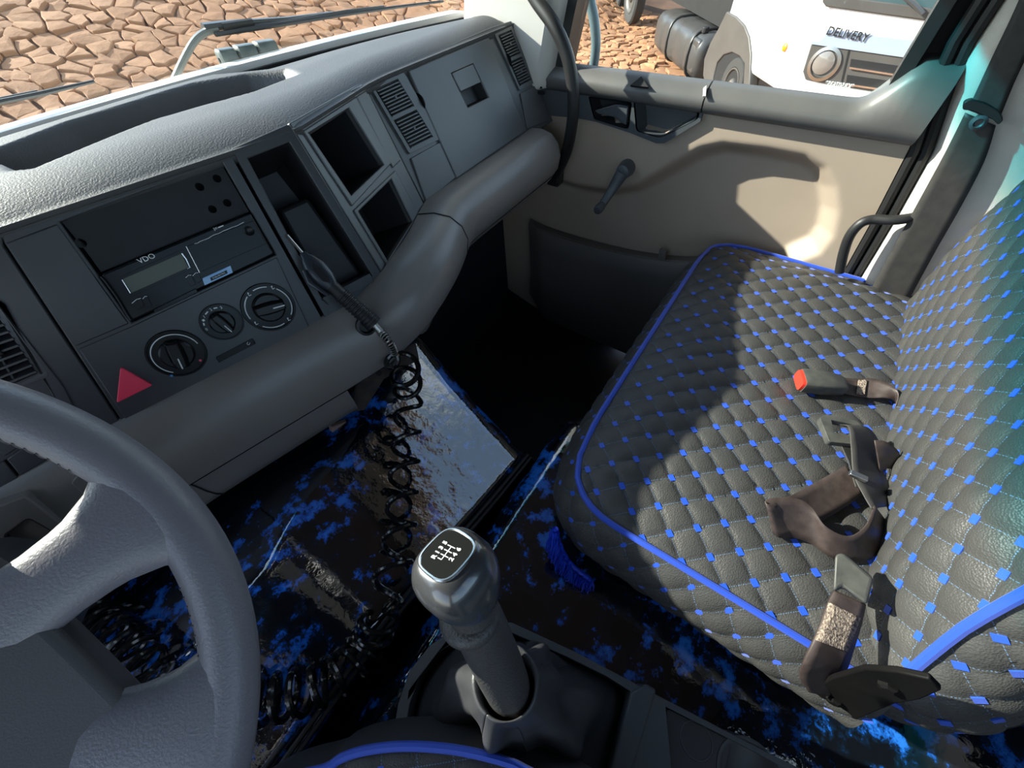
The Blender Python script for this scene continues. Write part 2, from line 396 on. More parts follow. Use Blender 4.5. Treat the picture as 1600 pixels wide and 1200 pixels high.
struct('window_3', g_prism([p + V(0, -.012, 0) for p in WBh], (0, -.005, 0)), M['glass'], smooth=False)  # rear window out of view, added and sized for fill light on the dash
struct('wall_front', g_prism([(XL, .80, .0), (XL, .80, .55), (XL, .98, .60), (XL, .98, .93), (XL, 1.05, .93), (XL, 1.05, 0)], (XR - XL, 0, 0)), M['carpet'])
mbl = MB()                                                         # driver side, its door glass wound down
mbl.add(*slab(XL - .04, XL, YB, -.50, 0, ZT)); mbl.add(*slab(XL - .04, XL, .62, 1.02, 0, .95)); mbl.add(*slab(XL - .04, XL, -.50, .62, 1.50, ZT))
mbl.add(*slab(XL - .04, XL, -.50, .62, 0, .78))
mbl.build('wall_left', M['pillarw'])['kind'] = 'structure'

def ws_y0(x): return 1.02 - .165 * ((x - .10) / .9) ** 2
def ws(x, z, off=0): return V(x, ws_y0(x) - .32 * (z - .95) + off, z)
xs = np.linspace(-.86, 1.0, 25)
rows = [[ws(x, z) for x in xs] for z in np.linspace(.935, 1.55, 10)]
struct('window_1', g_shell(rows, (0, .005, 0)), M['windshield'])
rows = [[ws(x, .962, .028), ws(x, .962, -.012), ws(x, .93, -.014), ws(x, .925, .03)] for x in xs]
rows = [[r[j] for r in rows] for j in (0, 1, 2, 3, 0)]
struct('trim_1', g_grid(rows), M['whitep'])                        # painted flange under the windshield
rows = [[ws(x, .951, -.010), ws(x, .951, -.022), ws(x, .92, -.026), ws(x, .92, -.010)] for x in xs]
rows = [[r[j] for r in rows] for j in (0, 1, 2, 3, 0)]
struct('trim_2', g_grid(rows), M['rubber'])                        # black seal along the glass
rows = [[ws(x, 1.62, .03), ws(x, 1.475, .02), ws(x, 1.465, -.01), ws(x, 1.62, -.05)] for x in xs]
rows = [[r[j] for r in rows] for j in (0, 1, 2, 3, 0)]
struct('trim_3', g_grid(rows), M['roof'])                          # header over the windshield
rows = [[ws(x, .925, .03), V(x, ws_y0(x) + .10, .90), V(x, ws_y0(x) + .10, .2), V(x, ws_y0(x) + .06, .2), V(x, ws_y0(x) + .06, .86), ws(x, .91, .02)] for x in xs]
rows = [[r[j] for r in rows] for j in (0, 1, 2, 3, 4, 5, 0)]
struct('trim_4', g_grid(rows), M['whitep'])                        # outside nose panel

def pillar(name, base, top, m, **k):
    vs = [V(*p) for p in base] + [V(*p) for p in top]; n = len(base)
    return struct(name, (vs, [tuple(range(n))[::-1], tuple(range(n, 2 * n))] + [(i, (i + 1) % n, n + (i + 1) % n, n + i) for i in range(n)]), m, **k)
# right front pillar, light inside face
pillar('trim_5', [(.985, .86, .835), (.945, .80, .835), (.962, .60, .835), (1.0, .575, .835), (1.06, .575, .835), (1.06, .86, .835)],
       [(.985, .68, 1.6), (.945, .62, 1.6), (.955, .42, 1.6), (1.0, .40, 1.6), (1.06, .40, 1.6), (1.06, .68, 1.6)], M['pillarw'], bevel=.012)
# left front pillar
pillar('trim_6', [(-.84, .86, .60), (-.80, .80, .60), (-.82, .62, .60), (-.86, .60, .60), (-.92, .60, .60), (-.92, .86, .60)],
       [(-.84, .68, 1.6), (-.80, .62, 1.6), (-.82, .42, 1.6), (-.86, .40, 1.6), (-.92, .40, 1.6), (-.92, .68, 1.6)], M['pillarw'], bevel=.01)
# black seal at the front of the door glass
pillar('trim_7', [(.99, .578, .86), (.99, .555, .86), (1.05, .555, .86), (1.05, .578, .86)], [(.99, .405, 1.6), (.99, .38, 1.6), (1.05, .38, 1.6), (1.05, .405, 1.6)], M['rubber'])
# right rear pillar : outer frame post, inner padded panel
YDZ = [0, .50, .60, .706, .833, .90, .95, 1.6]; YDY = [-.215, -.19, -.178, -.165, -.145, -.120, -.105, -.090]
def yd(z): return interp(z, YDZ, YDY)
struct('trim_8', slab(1.045, 1.07, -.64, -.075, 0, ZT), M['gap'])
rows = []
for z in np.linspace(.25, 1.59, 24):
    yo = yd(z) - .036
    rows.append([V(1.045, yo + .004, z), V(1.006, yo + .001, z), V(.990, yo - .004, z), V(.978, yo - .014, z), V(.974, yo - .03, z), V(.974, yo - .12, z), V(.974, yo - .25, z), V(.985, -.635, z)])
struct('trim_9', g_shell(rows, (.022, 0, 0)), M['pillar'], sharp=60)
mb = MB()
for dy, rr, xx in ((-.009, .0085, 1.004), (-.026, .0085, 1.006)):
    mb.add(*g_tube([(xx, yd(z) + dy, z) for z in np.linspace(.2, 1.59, 30)], rr, 8))
mb.build('trim_10', M['rubber'])['kind'] = 'structure'
struct('trim_11', slab(1.0, 1.06, -.64, .60, 1.46, ZT), M['pillarw'])     # rail over the door glass

struct('wall_right', slab(1.068, 1.09, .30, 1.06, 0, .83), M['carpet'])
# ------------------------------------------------------------------ passenger door
door = bpy.data.objects.new('door_1', None); COL.objects.link(door); door.location = (1.02, .2, .45); ORG['door_1'] = V(1.02, .2, .45); door['kind'] = 'structure'
DX = 1.0
rec = [pX(p, DX)[1:] for p in [(700, 330), (800, 285), (858, 277), (905, 290), (950, 297), (990, 291), (1025, 272), (1060, 251), (1095, 232), (1130, 225), (1200, 233), (1258, 244), (1288, 262), (1302, 292), (1306, 330), (1298, 368), (1278, 395), (1240, 410)]] + [(-.10, -.1), (.95, -.1)]
rec = np.array(rec)
hpk = [np.array([pX(p, .990)[1:] for p in q]) for q in ([(925, 156), (982, 164), (978, 196), (932, 182)], [(996, 163), (1086, 178), (1084, 187), (1034, 210), (1022, 208), (1000, 202)])]
def sdf_in(poly, p):
    """positive inside"""
    a = poly; b = np.roll(poly, -1, 0); ab = b - a; t = np.clip(((p - a) * ab).sum(1) / (ab * ab).sum(1), 0, 1)
    d = np.sqrt((((a + ab * t[:, None]) - p) ** 2).sum(1)).min()
    c = ((a[:, 1] > p[1]) != (b[:, 1] > p[1])) & (p[0] < (b[:, 0] - a[:, 0]) * (p[1] - a[:, 1]) / (b[:, 1] - a[:, 1] + 1e-12) + a[:, 0])
    return d if c.sum() % 2 else -d
ys = np.linspace(.87, -.20, 160); zs = np.linspace(.03, .845, 150)
rows = []
for z in zs:
    row = []
    yr = yd(z); yf = interp(z, [0, .04, .10, .20, .33, .5], [.30, .60, .80, .855, .87, .87])
    for k in range(160):
        y = lerp(yf, yr, k / 159)
        s = sdf_in(rec, np.array([y, z]))
        x = DX + .042 * sm((s + .008) / .042)
        if .13 < y < .52 and z > .70:
            for q in hpk: x += .055 * sm((sdf_in(q, np.array([y, z])) + .006) / .006)
        row.append(V(x, y, z))
    rows.append(row)
struct('door_panel', g_shell(rows, (.02, 0, 0)), M['door'], door, sharp=60)
# lower map pocket with a rolled lip
lip = [(818, 352), (850, 366), (900, 382), (960, 398), (1020, 409), (1060, 413), (1110, 412)]
lp = [pX(p, .985) for p in lip]; lp = catmull(lp, 6)
rows = []
for i, p in enumerate(lp):
    y, z = p[1], p[2]; e = sm(min(i, 6) / 6)
    zb = .02 + .10 * (1 - e)
    rows.append([V(1.03, y, z - .006), V(.995 + .03 * (1 - e), y, z), V(.985 + .03 * (1 - e), y, z - .012), V(.988 + .03 * (1 - e), y, z - .06), V(1.0 + .02 * (1 - e), y, (z + zb) / 2 - .02), V(1.002 + .02 * (1 - e), y, (z + zb) / 2 - .03), V(1.012, y, zb + .03), V(1.035, y, zb)])
struct('door_pocket', g_shell(rows, (.008, 0, 0)), M['doorlow'], door, sharp=50)
struct('pocket_clip', g_box(pX((1030, 407), .985) + V(.02, 0, .008), (.006, 0, 0), (0, .010, 0), (0, .002, .014)), M['doorlow'], door, bevel=.002)
# sill pad below the glass, flaring up at its rear end
def sill_prof(y):
    f = sm((-.015 - y) / .085); zt = .888 + .058 * f * f
    return [(1.06, zt - .022 + .02 * f), (1.035, zt - .013 + .012 * f), (1.006, zt - .002), (.990, zt - .008), (.978, zt - .022), (.974, .858), (.978, .843), (.988, .834), (1.02, .832)]
ysl = list(np.linspace(.80, .217, 16)), list(np.linspace(.214, -.145, 30))
for nm, yl in zip(('front_sill_pad', 'rear_sill_pad'), ysl):
    rows = [[V(x, y, z) for x, z in sill_prof(y)] for y in yl]
    vs, fs = g_grid(rows); n = len(rows[0]); m_ = len(rows)
    fs = fs + [tuple(range(n)), tuple(range((m_ - 1) * n, m_ * n))]
    struct(nm, (vs, fs), M['sill'], door, sharp=50)
# lock recess on the sill and a little insert strip
FS = lambda p, h=0: onp(p, (-.62, 0, .78), V(.9895 - .62 * h, 0, .8815 + .78 * h))
q = [FS(p, .0045) for p in [(985, 133), (1002, 119), (1013, 136)]]
struct('lock_recess', g_prism(q, (.003, 0, -.004)), M['gap'], door)
q = [FS(p, .0042) for p in [(1099, 137), (1104, 133), (1103, 150), (1098, 150)]]
struct('sill_insert', g_prism(q, (.003, 0, -.004)), M['pillarw'], door, bevel=.0004)
# dark handle plate with release handle and finger pocket
pl = [pX(p, .990) for p in [(800, 128), (905, 143), (1000, 160), (1098, 176), (1094, 190), (1038, 224), (1025, 224), (985, 208), (930, 190), (898, 184), (850, 180), (800, 178)]]
h1 = roundloop([pX(p, .990) for p in [(921, 152), (986, 161), (981, 200), (972, 199), (930, 186)]], .006)
h2 = roundloop([pX(p, .990) for p in [(992, 158), (1090, 174), (1088, 186), (1034, 214), (1022, 212), (996, 204)]], .008)
struct('handle_plate', g_plate(pl, [h1, h2], (.012, 0, 0)), M['handle'], door)
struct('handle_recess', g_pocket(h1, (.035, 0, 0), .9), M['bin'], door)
struct('finger_pocket', g_pocket(h2, (.040, 0, -.004), .86), M['handle'], door)
q = [pX(p, .993) for p in [(962, 163), (981, 166), (980, 181), (978, 196), (970, 192), (963, 184), (934, 178), (929, 173)]]
struct('release_handle', g_prism(q, (.010, 0, 0)), M['handle'], door, bevel=.002)
# window crank
c0 = pX((977, 265), .985); c1 = pX((945, 316), .945)
mb = MB(); mb.add(*g_lathe([(.020, 0), (.021, .006), (.019, .02), (.017, .034), (.012, .037)], c0 + V(.015, 0, 0), (-1, 0, 0)))
crk = mb.build('crank_boss', M['handle'], door, bevel=.0)
ax = unit(c1 - c0)
arm = [c0 + V(-.018, 0, 0) + (c1 - c0) * t + V(.006 * math.sin(t * 3.1), 0, 0) for t in np.linspace(0, 1, 7)]
vs, fs = g_tube(arm, [.016, .0155, .014, .0125, .0115, .0105, .010], 12, flat=.62, up=(1, 0, 0)); struct('crank_arm', (vs, fs), M['handle'], door)
struct('crank_knob', g_lathe([(.006, 0), (.0105, .004), (.012, .012), (.012, .026), (.0095, .032), (.003, .033)], c1 + V(-.012, 0, 0), (-1, 0, -.1)), M['handle'], door)
# glass
gl = [V(1.03, .56, .862), V(1.03, .38, 1.47), V(1.03, -.07, 1.47), V(1.03, -.07, .862)]
struct('window_2', g_prism(gl, (.004, 0, 0)), M['glass'], smooth=False)
# etched number on the glass, read from outside
P0 = pX((1332, 133), 1.029); P1 = pX((1395, 141), 1.029); P2 = pX((1279, 126), 1.029)
ex = unit(P2 - P1); ey = unit(V(0, 0, 1) - ex * ex[2])
text('etched_number', '*KR507635*', .0098, pX((1311, 133), 1.029), ex, ey, M['white'], bpy.data.objects['window_2'], sx=.9, ext=.0001, bold=.0004)
# window post strip at the rear of the glass (black channel)
struct('trim_12', g_prism([(1.0, -.066, .88), (1.045, -.066, .88), (1.045, -.086, .88), (1.0, -.086, .88)], (0, 0, .70)), M['rubber'])
# sill step moulding below the door
pts = catmull([pX(p, .99) for p in [(735, 430), (752, 472), (790, 505), (840, 535), (905, 562), (985, 590), (1080, 612)]], 5)
struct('baseboard_right', g_tube(pts, .035, 8, flat=.5), M['bracket'])

# ------------------------------------------------------------------ ground outside, stone by stone
def gz(x, y):
    t = max(0., y - 4.5); return -1.0 + .28 * (t - .5 * min(t, 1) * (1 - min(t, 1)))
ground = struct('ground', g_grid([[V(x, y, gz(x, y) - .03) for x in (-14, -6, -2, 0, 2, 4, 6, 8, 10, 12, 16, 24, 40)] for y in (-12, -6, 0, 2, 4, 4.5, 5, 5.5, 7, 9, 12, 20, 40)]), M['soil'])
seeds = {}
def add_seeds(x0, x1, y0, y1, s, key):
    nx, ny = int((x1 - x0) / s), int((y1 - y0) / s)
    for i in range(nx):
        for j in range(ny):
            seeds[(key, i, j)] = (x0 + (i + .5 + random.uniform(-.42, .42)) * s, y0 + (j + .5 + random.uniform(-.42, .42)) * s)
add_seeds(-.6, 7.2, 5.4, 11.1, .255, 'a'); add_seeds(7.2, 12.3, 2.4, 9.6, .20, 'b'); add_seeds(1.6, 7.2, -2.6, 5.4, .255, 'c')
def clip(poly, nx, ny, c):
    out = []
    for i in range(len(poly)):
        a, b = poly[i - 1], poly[i]; da, db = a[0] * nx + a[1] * ny - c, b[0] * nx + b[1] * ny - c
        if da <= 0: 
            if db <= 0: out.append(b)
            else: t = da / (da - db); out.append((a[0] + (b[0] - a[0]) * t, a[1] + (b[1] - a[1]) * t))
        elif db <= 0:
            t = da / (da - db); out.append((a[0] + (b[0] - a[0]) * t, a[1] + (b[1] - a[1]) * t)); out.append(b)
    return out
cells = []
for (k, i, j), (sx_, sy_) in seeds.items():
    s = .20 if k == 'b' else .255
    poly = [(sx_ - s * 1.6, sy_ - s * 1.6), (sx_ + s * 1.6, sy_ - s * 1.6), (sx_ + s * 1.6, sy_ + s * 1.6), (sx_ - s * 1.6, sy_ + s * 1.6)]
    for di in range(-2, 3):
        for dj in range(-2, 3):
            if di == dj == 0: continue
            o = seeds.get((k, i + di, j + dj))
            if not o: continue
            dx, dy = o[0] - sx_, o[1] - sy_
            poly = clip(poly, dx, dy, (o[0] ** 2 + o[1] ** 2 - sx_ ** 2 - sy_ ** 2) / 2 - (random.uniform(.006, .021) * math.hypot(dx, dy)))
            if len(poly) < 3: break
        if len(poly) < 3: break
    if len(poly) < 3: continue
    # projected size: perspective from the cab
    c = V(sx_, sy_, gz(sx_, sy_)) - CAM; cc = RM.T @ c
    px, py = 800 + FPX * cc[0] / cc[2], 600 + FPX * cc[1] / cc[2]
    vis = cc[2] > 0 and ((-30 < px < 740 and -20 < py < 225 - px * .25) or (875 < px < 1120 and -15 < py < 130))
    big = max(math.hypot(p[0] - sx_, p[1] - sy_) for p in poly) / cc[2]
    cells.append((0 if vis else 1, -big, poly, (sx_, sy_)))
cells.sort(key=lambda t: t[:2])
rest = MB()
for idx, (vis, _, poly, c) in enumerate(cells):
    top = random.uniform(-.010, .030); tx, ty = random.uniform(-.09, .09), random.uniform(-.09, .09)
    q = []
    for i in range(len(poly)):                       # ragged edge points
        a, b = poly[i - 1], poly[i]
        if math.hypot(a[0] - b[0], a[1] - b[1]) > .12: q.append(((a[0] + b[0]) / 2 + random.uniform(-.026, .026), (a[1] + b[1]) / 2 + random.uniform(-.026, .026)))
        q.append((b[0] + random.uniform(-.010, .010), b[1] + random.uniform(-.010, .010)))
    def lift(x, y, h): return V(x, y, gz(x, y) + h + (x - c[0]) * tx + (y - c[1]) * ty)
    n = len(q)
    inn = [(c[0] + (p[0] - c[0]) * .93, c[1] + (p[1] - c[1]) * .93) for p in q]
    vs = [lift(*p, -.06) for p in q] + [lift(*p, top - .008) for p in q] + [lift(*p, top) for p in inn] + [lift(c[0], c[1], top + .006)]
    fs = [(i, (i + 1) % n, n + (i + 1) % n, n + i) for i in range(n)] + [(n + i, n + (i + 1) % n, 2 * n + (i + 1) % n, 2 * n + i) for i in range(n)] + [(2 * n + i, 2 * n + (i + 1) % n, 3 * n) for i in range(n)]
    if idx < 300 and vis == 0: mesh('paving_stone', vs, fs, M['stone'], ground, smooth=False)
    else: rest.add(vs, fs)
rest.build('paving_stones', M['stone'], ground, smooth=False, kind='stuff')

# ------------------------------------------------------------------ white truck parked outside
tr = thing('truck', 'white delivery truck parked outside the passenger window', 'truck', (6.2, 0, -1.0))
H0 = V(5.6, .21, -.10); KD = unit((-.15, -.99, 0)); SD = unit((.78, .626, 0)); UP = V(0, 0, 1)
KN = unit(np.cross(UP, KD)); KN = KN if KN @ (CAM - H0) > 0 else -KN
def T(p, h=0): return onp(p, KN, H0 + KN * h)
EDGE = T((1262, 90)); SN = unit(np.cross(UP, SD)); SN = SN if SN @ (CAM - EDGE) > 0 else -SN
def TS(p, h=0): return onp(p, SN, EDGE + SN * h)
def at_z(P, z): return V(P[0], P[1], z)
# cab body: side wall, angled front corner, flat front
e0 = at_z(EDGE, 0); k1 = e0 + KD * 1.75; fr_ = k1 + unit((.35, -.94, 0)) * .8
rear = e0 + SD * 1.9
far = rear + unit((.626, -.78, 0)) * 2.0
body = [e0, k1, fr_, fr_ + SD * 1.6, far, rear]
body = [V(p[0], p[1], -.42) for p in body]
mb = MB(); mb.add(*g_prism(body, (0, 0, 1.9))); mb.build('cab', M['whitep'], tr, bevel=.05, seg=3)
# lower side skirt over the wheel is part of the arch trim
arch_o = [(1104, 140), (1098, 118), (1100, 92), (1110, 66), (1122, 45), (1135, 18), (1150, 26), (1163, 40), (1170, 58), (1173, 85), (1170, 150)]
arch_i = [(1160, 150), (1163, 100), (1155, 88), (1143, 82), (1130, 86), (1120, 98), (1114, 120), (1112, 142)]
mesh('wheel_arch', *g_prism([TS(p, .02) for p in arch_o + arch_i], -SN * .10), M['truckgrey'], tr, bevel=.012)
mesh('arch_liner', *g_prism([TS(p, .004) for p in [(1112, 150), (1114, 118), (1120, 96), (1130, 84), (1143, 80), (1156, 86), (1164, 100), (1160, 150)]], -SN * .02), M['gap'], tr)
wc = TS((1141, 134), .02)
def wheel(c, R, nm='wheel'):
    o = mesh(nm, *g_lathe([(R * .55, -.22), (R * .9, -.22), (R, -.16), (R, -.03), (R * .93, .0), (R * .66, .0), (R * .60, -.02), (R * .3, -.06), (R * .2, -.02), (R * .1, 0)], c, SN, 28), M['tyre'], tr)
    mesh('rim', *g_lathe([(R * .62, -.03), (R * .64, .003), (R * .58, .004), (R * .52, -.025), (R * .32, -.05), (R * .24, .0), (R * .12, .01)], c, SN, 24), M['truckgrey'], o)
    mesh('hub_cap', *g_lathe([(R * .2, -.01), (R * .2, .012), (R * .1, .02)], c, SN, 16), M['steel'], o)
    return o
wheel(V(wc[0], wc[1], wc[2]), .29)
# badge strip in white tinted blue to paint its shade, lower white panel, headlight panel
mesh('badge_strip', *g_prism([T(p, .012) for p in [(1292, 46), (1446, 65), (1440, 92), (1276, 66), (1287, 58)]], -KN * .03), M['shadewhite'], tr, bevel=.006)
ux = unit(T((1355, 62)) - T((1292, 50))); uy = unit(UP - ux * ux[2])
text('model_lettering', 'DELIVERY', .083, T((1324, 54), .02), ux, uy, M['gap'], tr, sx=.98, ext=.002, bold=.001)
hp = [(1268, 66), (1449, 94), (1440, 150), (1395, 149), (1290, 132), (1258, 125), (1254, 112)]
mesh('headlight_panel', *g_prism([T(p, .012) for p in hp], -KN * .05), M['truckgrey'], tr, bevel=.01)
mesh('chrome_strip', *g_prism([T(p, .022) for p in [(1268, 64), (1449, 91), (1449, 95), (1268, 69)]], -KN * .02), M['shadewhite'], tr)
hl = mesh('headlight', *g_lathe([(.135, -.02), (.135, .014), (.108, .020), (.100, .0), (.09, -.005), (.04, -.01)], T((1288, 100), .01), KN, 32), M['steel'], tr)
mesh('lens', *g_lathe([(.095, -.006), (.09, .012), (.06, .022), (.03, .026)], T((1287, 98), .01), KN, 24), M['lens'], hl)
mesh('panel_joint', *g_prism([T(p, .013) for p in [(1326, 76), (1329, 76), (1316, 132), (1313, 132)]], KN * .002), M['gap'], tr)
for a, b, c, d in (((1330, 92), (1440, 108), (1436, 121), (1328, 104)), ((1324, 117), (1438, 133), (1434, 146), (1322, 130))):
    s = mesh('grille_slot', *g_prism([T(p, .014) for p in (a, b, c, d)], KN * .004), M['gap'], tr)
    mesh('slot_trim', *g_prism([T(p, .016) for p in (d, c, (c[0], c[1] + 3), (d[0], d[1] + 3))], KN * .012), M['chrome'], s)
mesh('bumper', *g_prism([T(p, .03) for p in [(1232, 133), (1290, 140), (1390, 153), (1440, 160), (1440, 215), (1232, 190)]], -KN * .2), M['whitep'], tr, bevel=.02)
mesh('windshield', *g_prism([T(p, .01) for p in [(1286, -20), (1475, -6), (1470, 24), (1455, 33), (1290, 10), (1285, 4)]], -KN * .03), M['dkglass'], tr, bevel=.01)
mesh('windshield_frame', *g_prism([T(p, .016) for p in [(1285, 4), (1290, 11), (1455, 34), (1470, 26), (1470, 20), (1452, 12), (1300, -8), (1284, -8)]], -KN * .02), M['truckgrey'], tr, bevel=.01)
vs, fs = g_tube([T(p, .06) for p in [(1405, -12), (1430, 8), (1442, 22)]], .018, 8); mesh('wiper', vs, fs, M['wiper'], tr)
mesh('marker_lamp', *g_lathe([(.035, 0), (.034, .012), (.02, .022)], onp((1227, 74), SN, EDGE + SN * .004), SN, 16), M['amber'], tr)
# fuel tank behind the cab and rear wheels
tk = [at_z(TS((1092, 92), 0), -.62), at_z(TS((1030, 22), 0), -.62)]
dirt = unit(tk[1] - tk[0]); Ltk = np.linalg.norm(tk[1] - tk[0])
def tank_sec(c, w_, h_):
    s = np.cross(dirt, UP); return [c + s * (w_ * math.copysign(abs(math.cos(a)) ** .6, math.cos(a))) + UP * (h_ * math.copysign(abs(math.sin(a)) ** .6, math.sin(a))) for a in np.linspace(0, 2 * math.pi, 20, endpoint=False)]
rows = []
for t, k in ((0, .7), (.03, .95), (.22, 1), (.25, .94), (.28, 1), (.47, 1), (.50, .94), (.53, 1), (.75, 1), (.78, .94), (.81, 1), (.97, .95), (1, .7)):
    rows.append(tank_sec(tk[0] + dirt * Ltk * t - SN * .25, .30 * k, .28 * k))
vs, fs = g_grid([r + [r[0]] for r in rows]); fs += [tuple(range(20)), tuple(range(len(vs) - 21, len(vs) - 1))]
tko = mesh('fuel_tank', vs, fs, M['tank'], tr, sharp=60)
for t in (.15, .62): mesh('tank_strap', *g_tube([p for p in tank_sec(tk[0] + dirt * Ltk * t - SN * .25, .308, .288)], .02, 6, closed=True), M['rubber'], tko)
mesh('filler_cap', *g_lathe([(.05, 0), (.05, .05), (.04, .06)], tk[0] + dirt * .25 - SN * .1 + UP * .27, (0, 0, 1), 14), M['rubber'], tko)
mesh('battery_box', *g_box(at_z(TS((1098, 88), -.15), -.6), dirt * .16, SN * .18, UP * .2), M['tank'], tr, bevel=.03)
rc = at_z(TS((985, -8), -.2), -.5)
wheel(rc, .5); wheel(rc + SD * 1.3, .5)
mesh('chassis_rail', *g_box((e0 + SD * 5.2 - SN * .55) + UP * -.15, SD * 3.6, SN * .25, UP * .16), M['gap'], tr)
mesh('cargo_box', *g_box((e0 + SD * 6.6 - SN * 1.1) + UP * 1.35, SD * 3.2, SN * 1.2, UP * 1.2), M['whitep'], tr, bevel=.03)

# ------------------------------------------------------------------ outside the windshield
def wpt(p, off):
    """pixel ray onto the glass surface pushed out by off"""
    r = ray(p); lo, hi = .6, 2.2
    for _ in range(40):
        m_ = (lo + hi) / 2; q = CAM + r * (m_ / r[1])
        if q[1] < ws_y0(q[0]) - .32 * (q[2] - .95) + off: lo = m_
        else: hi = m_
    return q
wp = thing('windshield_wiper', 'grey angled wiper arm with long black blade, right half of the windshield', 'wiper', wpt((268, 132), .05))
a = [wpt(p, .055) for p in [(266, 140), (278, 112), (293, 82), (306, 62), (322, 50), (340, 46)]]
mesh('arm_base', *g_tube(catmull(a, 4), .0085, 8, flat=.7), M['wipergrey'], wp)
a = [wpt(p, .06) for p in [(318, 44), (345, 40), (392, 35), (450, 30), (520, 20)]]
mesh('arm', *g_tube(a, [.011, .010, .008, .006, .004], 8, flat=.7), M['wiper'], wp)
mesh('spring', *g_tube([wpt(p, .052) for p in [(348, 42), (395, 35)]], .0065, 8), M['rubber'], wp)
a = [wpt(p, .045) for p in [(336, 54), (380, 47), (450, 36), (540, 22), (620, 11), (692, 2)]]
mesh('blade', *g_tube(a, [.006, .007, .007, .006, .005, .004], 6, flat=.6), M['rubber'], wp)
a = [wpt(p, .05) for p in [(360, 46), (450, 33), (540, 18), (600, 11)]]
mesh('blade_bridge', *g_tube(a, .0032, 6), M['wiper'], wp)
wp2 = thing('windshield_wiper', 'tip of a black wiper blade at the left edge, across the driver side glass', 'wiper', wpt((0, 158), .045))
mesh('blade', *g_tube([wpt(p, .045) for p in [(-330, 216), (-150, 188), (0, 159), (60, 147), (147, 127)]], [.006, .006, .006, .006, .004], 6, flat=.6), M['rubber'], wp2)
mesh('blade_bridge', *g_tube([wpt(p, .052) for p in [(-330, 214), (-60, 168), (60, 144)]], .0035, 6), M['wiper'], wp2)
c = wpt((392, 86), .05); c1 = wpt((350, 92), .05); bx = unit(wpt((432, 78), .05) - c1); bz = unit(UP - bx * bx[2]); by = np.cross(bz, bx)
sb = thing('sensor_box', 'cloudy grey ribbed box with a small hole, mounted outside below the windshield', 'box', c - bz * .02)
n_ = 16
def bsec(cx, w_, h_): return [c + bx * cx + by * w_ * math.copysign(abs(math.cos(a)) ** .45, math.cos(a)) + bz * h_ * math.copysign(abs(math.sin(a)) ** .45, math.sin(a)) for a in np.linspace(0, 2 * math.pi, n_, endpoint=False)]
for nm, x0, x1, k in (('end_block', -.062, -.028, .92), ('middle_block', -.026, .012, 1.0), ('end_block', .014, .056, 1.06)):
    rows = [bsec(x0, .012 * k, .014 * k), bsec(x0 + .003, .018 * k, .018 * k), bsec(x1 - .003, .018 * k, .018 * k), bsec(x1, .012 * k, .014 * k)]
    vs, fs = g_grid([r + [r[0]] for r in rows]); fs += [tuple(range(n_)), tuple(range(3 * (n_ + 1), 3 * (n_ + 1) + n_))]
    mesh(nm, vs, fs, M['boxgrey'], sb, sharp=50)
mesh('hole', *g_lathe([(.004, 0), (.004, .0015)], c - bx * .0622 - by * .0, -bx, 12), M['gap'], sb)
ma = thing('mirror_arm', 'curved teal grey mirror arm tube outside the passenger window', 'mirror arm', pX((928, 104), 1.2))
mesh('tube', *g_tube(catmull([pX(p, 1.2) for p in [(916, -90), (918, -40), (922, 0), (928, 30), (931, 60), (930, 85), (926, 112)]], 4), .0125, 12), M['mirrorarm'], ma)

# ================================================================== DASHBOARD
dash = thing('dashboard', 'dark grey truck dashboard with glovebox, air vents and warm grey padded lower edge', 'dashboard', (.2, .75, .75))
AN, EL = math.radians(12.7), math.radians(68)
SDx = V(math.cos(AN), -math.sin(AN), 0); SBk = V(math.sin(AN), math.cos(AN), 0); SU = SBk * math.cos(EL) + UP * math.sin(EL); SNn = np.cross(SDx, SU)
SP = V(.03, .637, .891)
def S(p, h=0): return onp(p, SNn, SP + SNn * h)
PU = V(0, math.cos(math.radians(66)), math.sin(math.radians(66))); PNn = np.cross((1, 0, 0), PU)
def Q(p, h=0): return onp(p, PNn, V(0, .665, .962) + PNn * h)
KDx = unit((.192, .057, 0)); KBk = V(-KDx[1], KDx[0], 0); KU = KBk * math.cos(EL) + UP * math.sin(EL); KNn = np.cross(KDx, KU)
def K(p, h=0): return onp(p, KNn, V(.318, .603, .962) + KNn * h)
def plate(name, F, n, outer, holes=(), m=None, h=0, th=.010, parent=None, bevel=.0015, rnd=0, hr=0, **k):
    o = [F(p, h) for p in outer]; hs = [[F(p, h) for p in hh] for hh in holes]
    if rnd: o = roundloop(o, rnd)
    if hr: hs = [roundloop(hh, hr) for hh in hs]
    return mesh(name, *g_plate(o, hs, -n * th), m, parent or dash, bevel=bevel, **k)
def pocket(name, F, n, hole, depth, m, h=0, down=0, hr=0, parent=None, shrink=.93):
    l = [F(p, h - .001) for p in hole]
    if hr: l = roundloop(l, hr)
    return mesh(name, *g_pocket(l, -n * depth - UP * down, shrink), m, parent or dash)

